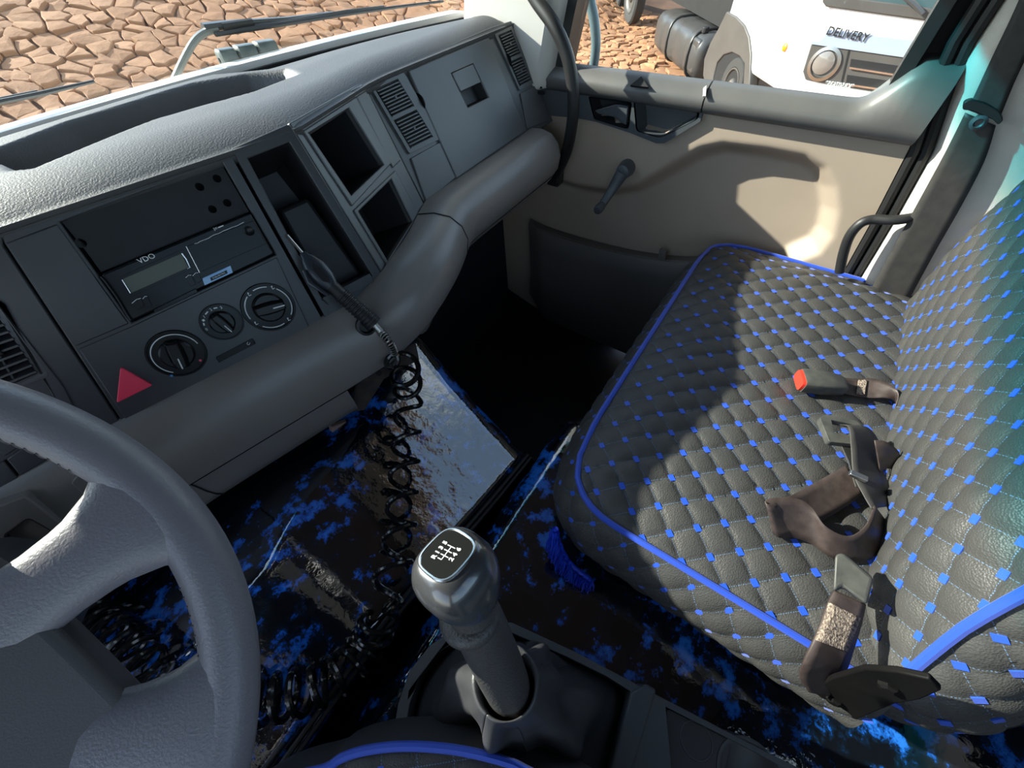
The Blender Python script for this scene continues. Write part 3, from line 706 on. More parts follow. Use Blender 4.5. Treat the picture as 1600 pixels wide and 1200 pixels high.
# --- top cover : height field from the fascia edge to the glass
EDX = [-.92, -.55, .004, .236, .312, .335, .51, .56, .945, .97]; EDY = [.880, .797, .671, .619, .604, .604, .656, .663, .664, .665]
traypx = [(2, 262), (20, 275), (60, 271), (150, 233), (250, 191), (330, 168), (400, 148), (470, 117), (440, 104), (400, 107), (380, 109), (300, 125), (200, 157), (100, 187), (0, 225), (-60, 246)]
tray = np.array([pZ(p, .972)[:2] for p in traypx]); tray[8:, 1] -= .003; TN = tray[:8][np.argsort(tray[:8, 0])]
rows = []
NXd, NYd = 330, 90
for i in range(NXd):
    x = lerp(-.90, .955, i / (NXd - 1)); yr = interp(x, EDX, EDY); yf = ws_y0(x) - .028
    endf = sm((x - .90) / .055)
    col = [V(x, yr + .004, .945), V(x, yr - .003, .950), V(x, yr - .005, .957)]
    for j in range(NYd):
        t = j / (NYd - 1); y = lerp(yr, yf, t); d = y - yr
        yc = interp(x, [-.9, .40, .47, .61, .82, .95], [.935, .935, .86, .82, .74, .69])
        z = .958 + lerp(.020, .016, sm((x - .28) / .2)) * (1 - (1 - min(d / lerp(.08, .055, sm((x - .28) / .2)), 1)) ** 2) - .008 * sm((d - .11) / .12) - .036 * sm((y - yc) / max(yf - yc, .03))
        s = sdf_in(tray, np.array([x, y])) if -.1 < x < .56 else -1
        z -= (.012 + .026 * sm((y - interp(x, TN[:, 0], TN[:, 1])) / .085)) * sm((s + .002) / .016)
        z -= .012 * endf * endf
        col.append(V(x, y, z))
    rows.append(col)
vs, fs = g_shell(rows, (0, .0, -.006)); mesh('top_cover', vs, fs, M['dash'], dash, sharp=70)
# end cheek at the door side
end = [V(.957, .662, .950), V(.957, .80, .950), V(.957, .84, .93), V(.957, .84, .60), V(.957, .64, .62), V(.957, .585, .765)]
mesh('end_cheek', *g_prism(end, (.012, 0, 0)), M['panel'], dash, bevel=.006)
# side demister with fine ribs on the end cheek
mb = MB()
for k in range(9):
    t = k / 8; mb.add(*g_box(V(.971, lerp(.642, .600, t), lerp(.925, .83, t)), (.004, 0, 0), (0, .010, 0), (0, 0, .0022)))
mb.build('side_demister', M['gap'], dash)

# --- centre stack fascia
frame_out = [(6, 379), (2, 366), (2, 352), (356, 234), (510, 511), (192, 661)]
radio_hole = [(93, 347), (347, 253), (431, 398), (206, 504)]
plate('centre_fascia', S, SNn, frame_out, [radio_hole], M['fascia'], th=.012)
plate('trim_panel', S, SNn, [(9, 380), (88, 350), (201, 506), (119, 541)], m=M['fascia'], h=.0022, th=.003, bevel=.0012)
climate = plate('climate_panel', S, SNn, [(123, 546), (204, 511), (433, 402), (487, 518), (196, 655)], m=M['fascia'], h=.0022, th=.003, bevel=.0012)
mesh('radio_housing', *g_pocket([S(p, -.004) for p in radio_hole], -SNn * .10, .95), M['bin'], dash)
holes = []
def disc(c, r, F, k=10):
    o = F(c); ex = unit(F((c[0] + 1, c[1] - .41)) - o); n = SNn; ey = np.cross(n, ex)
    return [o + r * (math.cos(2 * math.pi * i / k) * ex + math.sin(2 * math.pi * i / k) * ey) for i in range(k)]
SF = lambda p: S(p, -.004)
outer = [S(p, -.004) for p in [(97, 347), (345, 255), (389, 331), (158, 425), (131, 388)]]
hl_ = [disc(c, .0048, SF) for c in [(312, 292), (339, 279), (332, 327), (355, 317)]] + [disc((126, 380), .0052, SF)]
mesh('blank_plate', *g_plate(outer, hl_, -SNn * .0015), M['blackmetal'], dash)
mesh('plate_backing', *g_prism([S(p, -.03) for p in [(97, 347), (345, 255), (389, 331), (158, 425)]], -SNn * .002), M['gap'], dash)

# --- rotary climate controls
def radius(a, b, F): return np.linalg.norm(F(a, .003) - F(b, .003)) / 2
def dial(c, rpx, r0, r1, ridge_w):
    o = S(c, .002); r = 1.12 * radius((c[0] - rpx, c[1] + rpx * .12), (c[0] + rpx, c[1] - rpx * .12), S)
    b = mesh('control_dial', *g_lathe([(r, -.002), (r, .0015), (r * .97, .003), (r * .93, .003), (r * .91, .0015), (r * .60, .0015), (r * .58, -.002)], o, SNn, 40), M['gloss'], climate, sharp=30)
    d = unit(S(r1, .002) - S(r0, .002)); s = np.cross(SNn, d)
    mb = MB(); mb.add(*g_lathe([(r * .60, -.001), (r * .59, .006), (r * .52, .008)], o, SNn, 32))
    mb.build('turning_knob', M['gloss'], climate, sharp=30)
    L_ = r * .58
    rows = []
    for t in (-1, -.9, -.3, .3, .9, 1):
        k = 1 - .25 * abs(t); top = .019 if abs(t) < .95 else .012
        cc = o + d * L_ * t
        rows.append([cc - s * r * ridge_w * k + SNn * .006, cc - s * r * ridge_w * .62 * k + SNn * top, cc + s * r * ridge_w * .62 * k + SNn * top, cc + s * r * ridge_w * k + SNn * .006])
    vs, fs = g_grid(rows); n = 4; fs += [(0, 1, 2, 3), tuple(range(len(vs) - 4, len(vs)))]
    mesh('grip_ridge', vs, fs, M['gloss'], climate, bevel=.001, sharp=25)
    mesh('pointer_mark', *g_box(o + d * L_ * .55 + SNn * .0192, d * r * .22, s * r * .022, SNn * .0003), M['white'], climate)
    return o, r, d, s
def arc(o, r, a0, a1, wd, m, parent, nm='dial_marking'):
    ex = SDx; ey = SU; mb = MB(); k = max(4, int(abs(a1 - a0) / 8)); rows = [[], []]
    for i in range(k + 1):
        a = math.radians(lerp(a0, a1, i / k)); u = math.cos(a) * ex + math.sin(a) * ey
        rows[0].append(o + u * (r - wd) + SNn * .0034); rows[1].append(o + u * (r + wd) + SNn * .0034)
    return g_grid(rows)
o1, r1, *_ = dial((277, 552), 43, (268, 532), (290, 578), .34)
mb = MB(); mb.add(*arc(o1, r1 * .82, 0, 225, r1 * .018, None, None)); mb.build('dial_marking', M['white'], climate)
for p, m_ in (((268, 587), 'bluedot'), ((313, 563), 'red')): mesh('dial_dot', *g_lathe([(.0016, 0), (.0016, .0008)], S(p, .0048), SNn, 12), M[m_], climate)
o2, r2, *_ = dial((347, 503), 31, (335, 490), (370, 520), .30)
for ch, a in (('0', 178), ('1', 128), ('2', 92), ('3', 58)):
    u = math.cos(math.radians(a)) * SDx + math.sin(math.radians(a)) * SU
    text('dial_number', ch, .0052, o2 + u * r2 * .80 + SNn * .0036, SDx, SU, M['white'], climate)
mb = MB()
for a0, a1 in ((162, 152), (118, 104), (82, 70)): mb.add(*arc(o2, r2 * .80, a0, a1, r2 * .03, None, None))
u = math.cos(math.radians(142)) * SDx + math.sin(math.radians(142)) * SU
mb.add(*g_box(o2 + u * r2 * .80 + SNn * .0036, SDx * .0014, SU * .0014, SNn * .0002)); mb.build('dial_marking', M['white'], climate)
o3, r3, *_ = dial((420, 480), 38, (403, 488), (446, 476), .30)
mb = MB()
for a0, a1 in ((98, 62), (38, -50), (-82, -140), (-175, -240)): mb.add(*arc(o3, r3 * .84, a0, a1, r3 * .018, None, None))
for a in (112, 48, -66, -158):                                      # little air flow symbols
    u = math.cos(math.radians(a)) * SDx + math.sin(math.radians(a)) * SU; c = o3 + u * r3 * .84 + SNn * .0036
    mb.add(*g_lathe([(.0011, 0), (.0011, .0003)], c + SU * .0018, SNn, 8)); mb.add(*g_box(c - SU * .0006 - SDx * .0006, SDx * .0004, SU * .0016, SNn * .0002)); mb.add(*g_box(c - SU * .0018 + SDx * .0005, SDx * .0018, SU * .0004, SNn * .0002))
mb.build('dial_marking', M['white'], climate)
plate('recirculation_slider', S, SNn, [(337, 559), (395, 529), (400, 537), (342, 567)], m=M['gloss'], h=.0045, th=.004, bevel=.001, parent=climate)
text('slider_symbol', 'U', .006, S((388, 537), .0048), -SU * .8 + SDx * .6, SDx * .8 + SU * .6, M['white'], climate)
hz = roundloop([S(p, .0065) for p in [(188, 574), (239, 602), (182, 630)]], .003)
mesh('hazard_button', *g_prism(hz, -SNn * .006), M['red'], dash, bevel=.0016, label='red triangular hazard button')

# --- tachograph, a unit of its own in the radio slot
tg = thing('tachograph', 'black radio sized tachograph with green display and blue sticker, below the blank plate', 'tachograph', S((295, 415), 0))
body = [(157, 429), (391, 332), (429, 397), (206, 502)]
mesh('faceplate', *g_prism(roundloop([S(p, .010) for p in body], .004), -SNn * .022), M['gloss'], tg, bevel=.002, sharp=25)
def tplate(nm, px, m, h, th=.001, r=0, bevel=.0004, par=None):
    l = [S(p, h) for p in px]; l = roundloop(l, r) if r else l
    return mesh(nm, *g_prism(l, -SNn * th), M[m], par or tg, bevel=bevel)
fr = mesh('display_frame', *g_plate(roundloop([S(p, .0118) for p in [(187, 433), (285, 390), (301, 420), (203, 464)]], .002), [[S(p, .0118) for p in [(191, 436), (283, 396), (295, 418), (204, 459)]]], -SNn * .0016), M['gloss'], tg, bevel=.0004)
tplate('display', [(191, 436), (283, 396), (295, 418), (204, 459)], 'lcd', .0108, .0006)
mesh('display_edge', *g_tube([S(p, .0118) for p in [(191, 437), (204, 458)]], .0006, 6), M['ring'], tg)
mesh('display_edge', *g_tube([S(p, .0118) for p in [(284, 396), (291, 405), (297, 418), (293, 420)]], .0010, 6), M['ring'], tg)
text('maker_lettering', 'VDO', .0082, S((229, 404), .0103), SDx, SU, M['white'], tg, sx=1.05)
tplate('paper_flap', [(292, 385), (395, 345), (415, 381), (311, 426)], 'gloss', .0118, .0016, .0008)
pts = [S((lerp(304, 381, t), lerp(381, 347.5, t) + random.uniform(-.8, .8)), .0122) for t in np.linspace(0, 1, 18)]
mesh('scratch_line', *g_tube(pts, .00035, 4), M['white'], tg)
for p in ((291, 385, 312, 426),): mesh('flap_edge', *g_tube([S(p[:2], .0118), S(p[2:], .0118)], .0005, 6), M['ring'], tg)
mesh('push_button', *g_lathe([(.0062, -.001), (.0062, .002), (.005, .0032), (.003, .0026)], S((389, 361), .0112), SNn, 24), M['gloss'], tg)
st = tplate('sticker', [(316, 435), (360, 415), (364, 426), (320, 446)], 'sticker', .0126, .0008)
tplate('label_strip', [(328, 434), (354, 422), (356, 427), (330, 439)], 'gloss', .0130, .0004, par=st)
text('label_number', '0.166.106.778-2', .0026, S((342, 430.5), .0132), unit(S((356, 424), 0) - S((328, 437), 0)), SU, M['white'], st, sx=.95)
for q in ([(205, 472), (219, 464), (226, 478), (214, 485)], [(222, 465), (229, 461), (238, 478), (230, 481)], [(289, 432), (298, 428), (306, 444), (298, 448)], [(300, 429), (309, 424), (316, 438), (308, 443)]):
    b = tplate('menu_button', q, 'gloss', .0122, .002, .001)
    mesh('button_glint', *g_tube([S((lerp(q[0][0], q[1][0], t) + 1, lerp(q[0][1], q[1][1], t) + 2 - 2 * math.sin(t * 3.1)), .0126) for t in (0, .5, 1)], .0004, 5), M['white'], b)
mesh('bezel_bar', *g_tube(catmull([S(p, .012) for p in [(158, 432), (166, 441), (184, 466), (197, 488), (205, 500)]], 4), .0016, 8), M['gloss'], tg)
tplate('lower_ledge', [(240, 484), (306, 451), (309, 456), (242, 489)], 'gloss', .0135, .003, .001)
text('small_mark', 'I=', .006, S((337, 357.5), .0103), SDx, SU, M['white'], tg)
mesh('mark_bar', *g_box(S((345, 354), .0104), SDx * .0035, SU * .0006, SNn * .0002), M['white'], tg)

# --- tall open bin, right of the radio
binh = [(387, 248), (452, 222), (582, 431), (504, 469)]
plate('bin_frame', S, SNn, [(361, 232), (449, 194), (455, 197), (599, 432), (591, 438), (515, 508)], [binh], M['fascia'], h=.001, th=.014)
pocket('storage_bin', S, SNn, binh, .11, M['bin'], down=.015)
plate('bin_lip', S, SNn, [(503, 466), (578, 427), (585, 440), (512, 477)], m=M['fascia'], h=.004, th=.02, bevel=.002)
mesh('bin_step', *g_prism([S(p, -.075) for p in [(430, 330), (475, 310), (560, 430), (505, 460)]], SNn * .03), M['bin'], dash, bevel=.006)
# --- two stacked bins
b1 = [(482, 207), (545, 168), (600, 257), (549, 306)]; b2 = [(560, 330), (612, 279), (645, 346), (606, 408)]
plate('bin_surround', K, KNn, [(452, 192), (567, 127), (663, 320), (608, 426), (600, 430)], [b1, b2], M['panel'], h=0, th=.012)
f1 = plate('bin_bezel', K, KNn, [(470, 199), (558, 148), (612, 255), (551, 322)], [b1], M['panel'], h=.003, th=.004, hr=0)
f2 = plate('bin_bezel', K, KNn, [(553, 328), (618, 266), (659, 342), (609, 420)], [b2], M['panel'], h=.003, th=.004)
plate('filler_strip', K, KNn, [(549, 141), (566, 131), (626, 251), (615, 262)], m=M['panel'], h=.003, th=.004)
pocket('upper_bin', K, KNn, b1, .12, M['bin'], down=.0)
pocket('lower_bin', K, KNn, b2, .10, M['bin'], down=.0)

# --- passenger fascia, vents and glovebox
v1q = [(579, 136), (631, 113), (690, 216), (640, 240)]; v2q = [(773, 53), (800, 40), (836, 129), (812, 141)]
gq = [(638, 110), (764, 58), (822, 204), (714, 279)]
ins1 = [(582, 137), (622, 119), (681, 216), (641, 236)]; ins2 = [(776, 53), (799, 43), (833, 127), (812, 138)]
plate('passenger_fascia', Q, PNn, [(566, 128), (634, 98), (769, 42), (806, 30), (864, 189), (665, 321)], [ins1, ins2, [(704, 113), (740, 98), (766, 153), (730, 170)]], M['panel'], h=-.0025, th=.012)
def vent(nm, quad, ins, ns, lab=None):
    F = lambda p, h: Q(p, h)
    c = [np.array(p, float) for p in ins]
    def bl(u, v): return (1 - v) * ((1 - u) * c[0] + u * c[1]) + v * ((1 - u) * c[3] + u * c[2])
    hs = [[bl(0.05, a), bl(.95, a), bl(.95, b), bl(.05, b)] for a, b in ((.03, .475), (.525, .97))]
    fr = mesh(nm, *g_plate(roundloop([Q(p, .002) for p in quad], .003), [[Q(p, .002) for p in h] for h in hs], -PNn * .008), M['panel'], dash, bevel=.0008)
    mesh('vent_duct', *g_pocket([Q(bl(*q), -.004) for q in ((0, 0), (1, 0), (1, 1), (0, 1))], -PNn * .05, .9), M['gap'], fr)
    for a, b in ((.03, .475), (.525, .97)):
        for k in range(ns):
            v_ = lerp(a, b, (k + .6) / ns); p0, p1 = Q(bl(.05, v_), -.0035), Q(bl(.95, v_), -.0035)
            d = (p1 - p0) / 2; mesh('slat', *g_box((p0 + p1) / 2, d, unit(PNn * .9 - PU * .45) * .0050, PU * .0009), M['panel'], fr)
        for k in range(1, 5):
            u_ = k / 5; p0, p1 = Q(bl(u_, a), -.014), Q(bl(u_, b), -.014)
            mesh('vane', *g_box((p0 + p1) / 2, (p1 - p0) / 2, PNn * .004, V(.0008, 0, 0)), M['gap'], fr)
        mesh('vent_tab', *g_box(Q(bl(.52, (a + b) / 2), .0), V(.0022, 0, 0), PU * .0022, PNn * .003), M['console'], fr, bevel=.0006)
    return fr
vent('air_vent', v1q, ins1, 9); vent('air_vent', v2q, ins2, 9)
mesh('vent_wheel', *g_lathe([(.014, -.0015), (.015, 0), (.014, .0015)], Q((655, 160), -.006), (1, 0, 0), 20), M['gloss'], dash)
mesh('vent_wheel', *g_lathe([(.014, -.0015), (.015, 0), (.014, .0015)], Q((791, 96), -.006), (1, 0, 0), 20), M['gloss'], dash)
plate('vent_blank', Q, PNn, [(642, 247), (691, 220), (713, 277), (667, 315)], m=M['panel'], h=.0012, th=.004)
plate('vent_blank', Q, PNn, [(813, 146), (837, 133), (860, 188), (825, 201)], m=M['panel'], h=.0012, th=.004)
lq = [(705, 114), (739, 99), (764, 152), (731, 168)]
lid = plate('glovebox_lid', Q, PNn, gq, [lq], M['panel'], h=.0035, th=.006, bevel=.002)
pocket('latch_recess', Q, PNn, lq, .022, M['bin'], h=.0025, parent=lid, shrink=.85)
plate('latch_flap', Q, PNn, [(706, 114.5), (739, 100), (752, 128), (720, 143)], m=M['panel'], h=.005, th=.004, parent=lid, bevel=.0015)

# --- driver side fascia left of the centre stack : vent, blanks
def uvS(u, v, h=0): return SP + SDx * u + SU * v + SNn * h
L0, L1 = S((5, 384)), S((190, 663))
left = [L0, L1, uvS(-.30, -.17), uvS(-.30, .072), S((0, 358))]
dv = [S(p) for p in [(-70, 505), (-8, 488), (58, 583), (-12, 612)]]
mesh('driver_fascia', *g_plate(left, [dv], -SNn * .012), M['fascia'], dash, bevel=.0015)
dq = [S(p, .002) for p in [(-82, 500), (-4, 476), (78, 588), (-12, 622)]]
fr = mesh('air_vent', *g_plate(roundloop(dq, .004), [dv], -SNn * .006), M['fascia'], dash, bevel=.001)
mesh('vent_duct', *g_pocket([p - SNn * .003 for p in dv], -SNn * .05, .9), M['gap'], fr)
for k in range(9):
    t = (k + .5) / 9; a = lerp(dv[0], dv[3], t) - SNn * .003; b = lerp(dv[1], dv[2], t) - SNn * .003
    mesh('slat', *g_box((a + b) / 2, (b - a) / 2, unit(SNn * .9 - SU * .4) * .005, SU * .0011), M['fascia'], fr)
mesh('vane', *g_tube([lerp(dv[0], dv[1], .5) - SNn * .001, lerp(dv[3], dv[2], .5) - SNn * .001], .001, 6), M['fascia'], fr)
mesh('vent_tab', *g_box(lerp(lerp(dv[0], dv[1], .5), lerp(dv[3], dv[2], .5), .5), SDx * .004, SU * .006, SNn * .004), M['gloss'], fr, bevel=.001)
mesh('panel_strip', *g_prism([S(p, .0018) for p in [(6, 476), (-4, 470), (100, 605), (118, 640), (100, 648), (78, 612)]], -SNn * .003), M['fascia'], dash, bevel=.001)
for q in ([(10, 718), (47, 691), (78, 716), (31, 744)], [(-36, 745), (6, 720), (28, 747), (-18, 775)], [(-20, 690), (26, 660), (46, 688), (6, 714)]):
    mesh('switch_blank', *g_prism([S(p, .004) for p in q], -SNn * .005), M['fascia'], dash, bevel=.0012)

# --- padded lower edge swept along the fascia foot
path = [(-.80, .762), (-.40, .670), (-.083, .600), (.12, .553), (.25, .522), (.31, .510), (.35, .514), (.42, .535), (.507, .572), (.57, .585), (.70, .586), (.82, .586), (.90, .586), (.925, .586), (.938, .59), (.946, .60)]
path = [p[:2] for p in catmull([(x, y, 0) for x, y in path], 7)]
Lp = [(-.004, .006), (.012, .003), (.030, -.012), (.046, -.040), (.056, -.070), (.060, -.098), (.058, -.104)]
Rp = [(-.006, .012), (.028, .016), (.058, .010), (.078, -.008), (.086, -.034), (.080, -.066), (.066, -.086)]
Ll = [(.058, -.106), (.056, -.114), (.052, -.140), (.044, -.166), (.030, -.192), (.010, -.205), (-.03, -.200)]
Rl = [(.066, -.088), (.060, -.096), (.050, -.108), (.034, -.120), (.014, -.128), (-.01, -.128), (-.04, -.120)]
def pad_rows(a, b):
    rows = []
    for i, p in enumerate(path):
        q0, q1 = path[max(i - 1, 0)], path[min(i + 1, len(path) - 1)]
        t = unit((q1[0] - q0[0], q1[1] - q0[1], 0)); out = V(t[1], -t[0], 0)
        wgt = sm((p[0] - .16) / .24); ec = 1 - sm((p[0] - .905) / .045) * .75
        zb = interp(p[0], [-.8, -.083, .25, .34, .51, .95], [.738, .738, .728, .750, .764, .764])
        rows.append([V(p[0], p[1], zb) + out * lerp(u[0], v_[0], wgt) * ec + UP * (lerp(u[1], v_[1], wgt) * ec - (1 - ec) * .03) for u, v_ in zip(a, b)])
    return rows
vs, fs = g_grid(pad_rows(Lp, Rp)); n = len(Lp); fs += [tuple(range(len(vs) - n, len(vs)))]
mesh('upper_pad', vs, fs, M['pad'], dash, sharp=60)
pr_ = pad_rows(Ll, Rl)
for a_, b_ in ((0, max(i for i, p in enumerate(path) if p[0] < .165)), (min(i for i, p in enumerate(path) if p[0] > .325), len(path) - 1)):
    vs, fs = g_grid(pr_[a_:b_ + 1]); fs += [tuple(range(len(vs) - n, len(vs))), tuple(range(n))]
    mesh('lower_pad', vs, fs, M['pad'], dash, sharp=60)
rr = pad_rows([(.057, -.104), (.052, -.106), (.055, -.108)], [(.064, -.086), (.058, -.088), (.062, -.090)])
mesh('pad_joint', *g_grid(rr), M['gap'], dash)
# underside closing sheet
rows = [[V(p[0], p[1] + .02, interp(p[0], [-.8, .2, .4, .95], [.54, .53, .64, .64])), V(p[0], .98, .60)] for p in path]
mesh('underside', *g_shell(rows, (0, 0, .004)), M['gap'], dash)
# vertical joint of the pad near its bend
jr = pad_rows(Rp, Rp); ji = min(range(len(path)), key=lambda i: abs(path[i][0] - .475))
mesh('pad_seam', *g_tube([p + V(-.001, -.0005, .0005) for p in pad_rows(Lp, Rp)[ji]], .0012, 6), M['gap'], dash)
ji = min(range(len(path)), key=lambda i: abs(path[i][0] + .085))
mesh('pad_seam', *g_tube([p + V(-.0005, -.0008, 0) for p in pad_rows(Ll, Rl)[ji]], .0014, 6), M['gap'], dash)
# flap and cut-out on the driver side knee pad
mesh('column_flap', *g_prism(roundloop([S(p, .030) for p in [(110, 755), (138, 728), (185, 752), (160, 800)]], .004), -SNn * .012), M['pad'], dash, bevel=.002)
kn = roundloop([S(p, .034) for p in [(6, 838), (44, 810), (94, 838), (42, 868)]], .005)
kf = [S(p, .034) for p in [(-60, 812), (40, 775), (140, 850), (60, 910), (-60, 900)]]
mesh('knee_panel', *g_plate(kf, [kn], -SNn * .03), M['pad'], dash, bevel=.002)
mesh('knee_slot', *g_pocket(kn, -SNn * .04, .9), M['bin'], dash)
# bracket, wiring clip under the pad
bk = [onp(p, (-.3, -1, .25), V(.24, .52, .60)) for p in [(545, 645), (560, 600), (610, 560), (650, 538), (655, 562), (600, 592), (570, 640)]]
bko = mesh('metal_bracket', *g_prism(bk, (0, .004, .002)), M['bracket'], dash)
for p in ((592, 583), (596, 572)): mesh('bolt_hole', *g_lathe([(.006, 0), (.006, .001)], onp(p, (-.3, -1, .25), V(.24, .519, .60)), (-.3, -1, .25), 10), M['gap'], bko)
cp = onp((536, 671), (0, -1, .3), V(.1, .56, .5))
mesh('wiring_clip', *g_box(cp, V(.022, -.004, -.010), V(.008, .004, .016), V(0, .006, 0)), M['clip'], dash, bevel=.002)
# round grommet on the pad under the blow gun
gr = S((572, 509), .052)
mesh('grommet', *g_lathe([(.016, -.004), (.016, .003), (.012, .004), (.010, -.002)], gr, SNn, 24), M['rubber'], dash)

# ================================================================== ENGINE COVER AND TUNNEL
ec = thing('engine_cover', 'glossy blue and black marbled engine cover in the middle of the cab floor', 'engine cover', (-.05, .3, 0))
EZ = .38
def xprof(xr, xl, zt):
    return [(xl - .20, .03), (xl - .10, .06), (xl - .05, .16), (xl - .022, zt - .06), (xl - .006, zt - .02), (xl + .015, zt - .004), (xl + .04, zt)] + \
           [(lerp(xl + .05, xr - .05, k / 24), zt) for k in range(25)] + [(xr - .03, zt - .002), (xr - .012, zt - .010), (xr - .002, zt - .024), (xr + .004, zt - .05), (xr + .018, .2), (xr + .03, .0)]
def ec_top(x, y):
    """crowned lid : right half falls away to the right, the whole rises towards the front"""
    bx = float(np.interp(x, ECX, ECB)); ye = .485 + .35 * max(min(x - .07, .35), -.2)
    ym = min(y, ye); ay = .22 * (ym - .24) + .62 * max(ym - .27, 0) ** 2
    t = max(y - ye, 0); sl = .22 + 1.24 * max(ye - .27, 0)
    ay += sl * t * max(1 - t / .03, .5) if t < .015 else sl * .0075 - .12 * (t - .015)
    return .347 + ay + bx
ECX = np.linspace(-.6, .6, 241)
_g = [.06 if x < -.14 else lerp(.06, -.37, sm((x + .14) / .18)) if x < .04 else -.37 + .72 * (min(x, .40) - .04) for x in ECX]
ECB = np.concatenate([[0], np.cumsum((np.array(_g[1:]) + np.array(_g[:-1])) / 2 * (ECX[1] - ECX[0]))]); ECB -= np.interp(.34, ECX, ECB)
rows = []
for y, dz in [(.236, -.5), (.236, -.05), (.237, -.014), (.241, -.004), (.250, 0)] + [(y, 0) for y in np.linspace(.26, .66, 60)]:
    xr = interp(y, [.236, .6, .74], [.340, .415, .45]); xl = -.46
    xsr = [xl + .03 + (xr - xl - .06) * k / 44 for k in range(45)]
    top = [(x, ec_top(x, y) + dz) for x in xsr]
    zl, zr = top[0][1], top[-1][1]
    row = [(xl - .20, .03), (xl - .10, .06), (xl - .04, .16), (xl - .015, zl - .07), (xl, zl - .03), (xl + .012, zl - .008)] + top + [(xr - .012, zr - .012), (xr - .002, zr - .03), (xr + .004, zr - .06), (xr + .018, .15), (xr + .03, .002)]
    rows.append([V(x, y, max(z, .002)) for x, z in row])
mesh('front_cover', *g_shell(rows, (0, 0, -.004)), M['marble'], ec, sharp=70)
rows = []
yy = [(.222, 0.0), (.222, EZ - .09), (.2195, EZ - .055), (.2125, EZ - .030), (.201, EZ - .013), (.186, EZ - .004), (.168, EZ)] + [(y, EZ) for y in np.linspace(.15, -.62, 20)]
for y, zt in yy:
    xr = .49 - .05 * sm((y - .16) / .06); row = []
    for x, z in xprof(xr, -.60, EZ): row.append(V(x, y, max(min(z, zt), .002)))
    rows.append(row)
mesh('rear_cover', *g_shell(rows, (0, 0, -.004)), M['marble'], ec, sharp=70)
for y, z, r in ((.2345, EZ + .001, .0042), (.2265, EZ - .004, .0036)):
    mesh('rubber_seal', *g_tube([V(x, y, ec_top(x, .24) + z - EZ) for x in np.linspace(-.46, .33, 24)] + [V(.345, y, .30), V(.355, y, .22)], r, 8), M['rubber'], ec)

# ================================================================== CENTRE CONSOLE, GEAR LEVER
con = thing('center_console', 'grey plastic tray console around the gear lever with a dark lid and cup holder', 'console', (0, -.1, .38))
CZ_ = .45
def C_(p, z=CZ_): return pZ(p, z)
ol = [C_(p) for p in [(800, 973), (900, 1019), (1040, 1093), (1181, 1166), (1290, 1221), (1330, 1250)]] + [V(.14, -.50, CZ_), V(-.10, -.50, CZ_), V(-.15, -.10, CZ_)] + [C_(p) for p in [(616, 1135), (622, 1100), (640, 1048), (672, 1008), (712, 982), (755, 970)]]
bh = [C_(p) for p in [(800, 989), (885, 1026), (950, 1058), (985, 1080), (975, 1130), (950, 1215)]] + [V(-.05, -.14, CZ_), V(-.12, -.05, CZ_)] + [C_(p) for p in [(634, 1135), (640, 1100), (655, 1058), (684, 1020), (720, 996), (757, 986)]]
lh = [C_(p) for p in [(1040, 1104), (1146, 1158), (1200, 1186), (1252, 1216)]] + [V(.085, -.40, CZ_), V(-.03, -.40, CZ_), V(.0, -.20, CZ_)]
mesh('tray_body', *g_plate(ol, [bh, lh], (0, 0, -.075)), M['console'], con, bevel=.003, sharp=40)
mesh('divider_wall', *g_prism([C_(p, .452) for p in [(986, 1081), (1010, 1068), (1026, 1078), (985, 1215), (945, 1230)]], (0, 0, -.07)), M['console'], con, bevel=.003)
mesh('lid', *g_prism(roundloop([C_(p, .445) for p in [(1042, 1106), (1144, 1157), (1128, 1228), (1020, 1225)]], .004), (0, 0, -.02)), M['consolelid'], con, bevel=.002)
cc = C_((1088, 1157), .4455)
mesh('lid_ring', *g_tube([cc + V(.020 * math.cos(a), .020 * math.sin(a), 0) for a in np.linspace(0, 2 * math.pi, 28, endpoint=False)], .0009, 6, closed=True), M['console'], con)
cc = C_((1172, 1215), .445)
mesh('cup_holder', *g_lathe([(.030, -.002), (.036, .001), (.040, .001), (.041, -.06), (.0, -.06)], cc, (0, 0, 1), 28), M['consolelid'], con)
mesh('cup_floor', *g_lathe([(.030, -.05), (.030, -.045), (.0, -.044)], cc, (0, 0, 1), 24), M['gap'], con)
# leather boot : lofted from frame to collar with folds
KC = V(.0188, .083, .846); GB = V(-.022, .022, .665); GA = unit(KC - GB)
base = roundloop([p + V(0, 0, -.030) for p in bh], .02, 3); nb = 64
cen = sum(base) / len(base)
ang = sorted((math.atan2(p[1] - cen[1], p[0] - cen[0]), i) for i, p in enumerate(base))
rows = []
for j in range(15):
    t = j / 14; row = []
    for k in range(nb):
        a = -math.pi + 2 * math.pi * k / nb
        # base radius along angle a
        rb = np.interp(a, [q[0] for q in ang], [np.linalg.norm(base[q[1]][:2] - cen[:2]) for q in ang], period=2 * math.pi)
        d = V(math.cos(a), math.sin(a), 0)
        pb = cen + d * rb * .99; pt = GB + GA * .012 + d * .0315
        s = t ** .8; bul = .024 * math.sin(math.pi * t)
        fold = (.008 * math.sin(5 * a + 3.5 * t + 1) + .005 * math.sin(9 * a - 5 * t) + .006 * math.sin(14 * t + 3 * a)) * math.sin(math.pi * min(t * 1.05, 1)) 
        q = lerp(pb, pt, s) + d * (bul + 1.0 * fold - .026 * math.sin(math.pi * min(t * 1.0, 1))); q[2] = lerp(pb[2], pt[2], t ** 1.02) + .6 * fold
        row.append(q)
    rows.append(row)
rows.append([GB + GA * .004 + (p - (GB + GA * .012)) * .86 for p in rows[-1]])
rows.append([GB - GA * .02 + (p - (GB + GA * .004)) * .95 for p in rows[-1]])
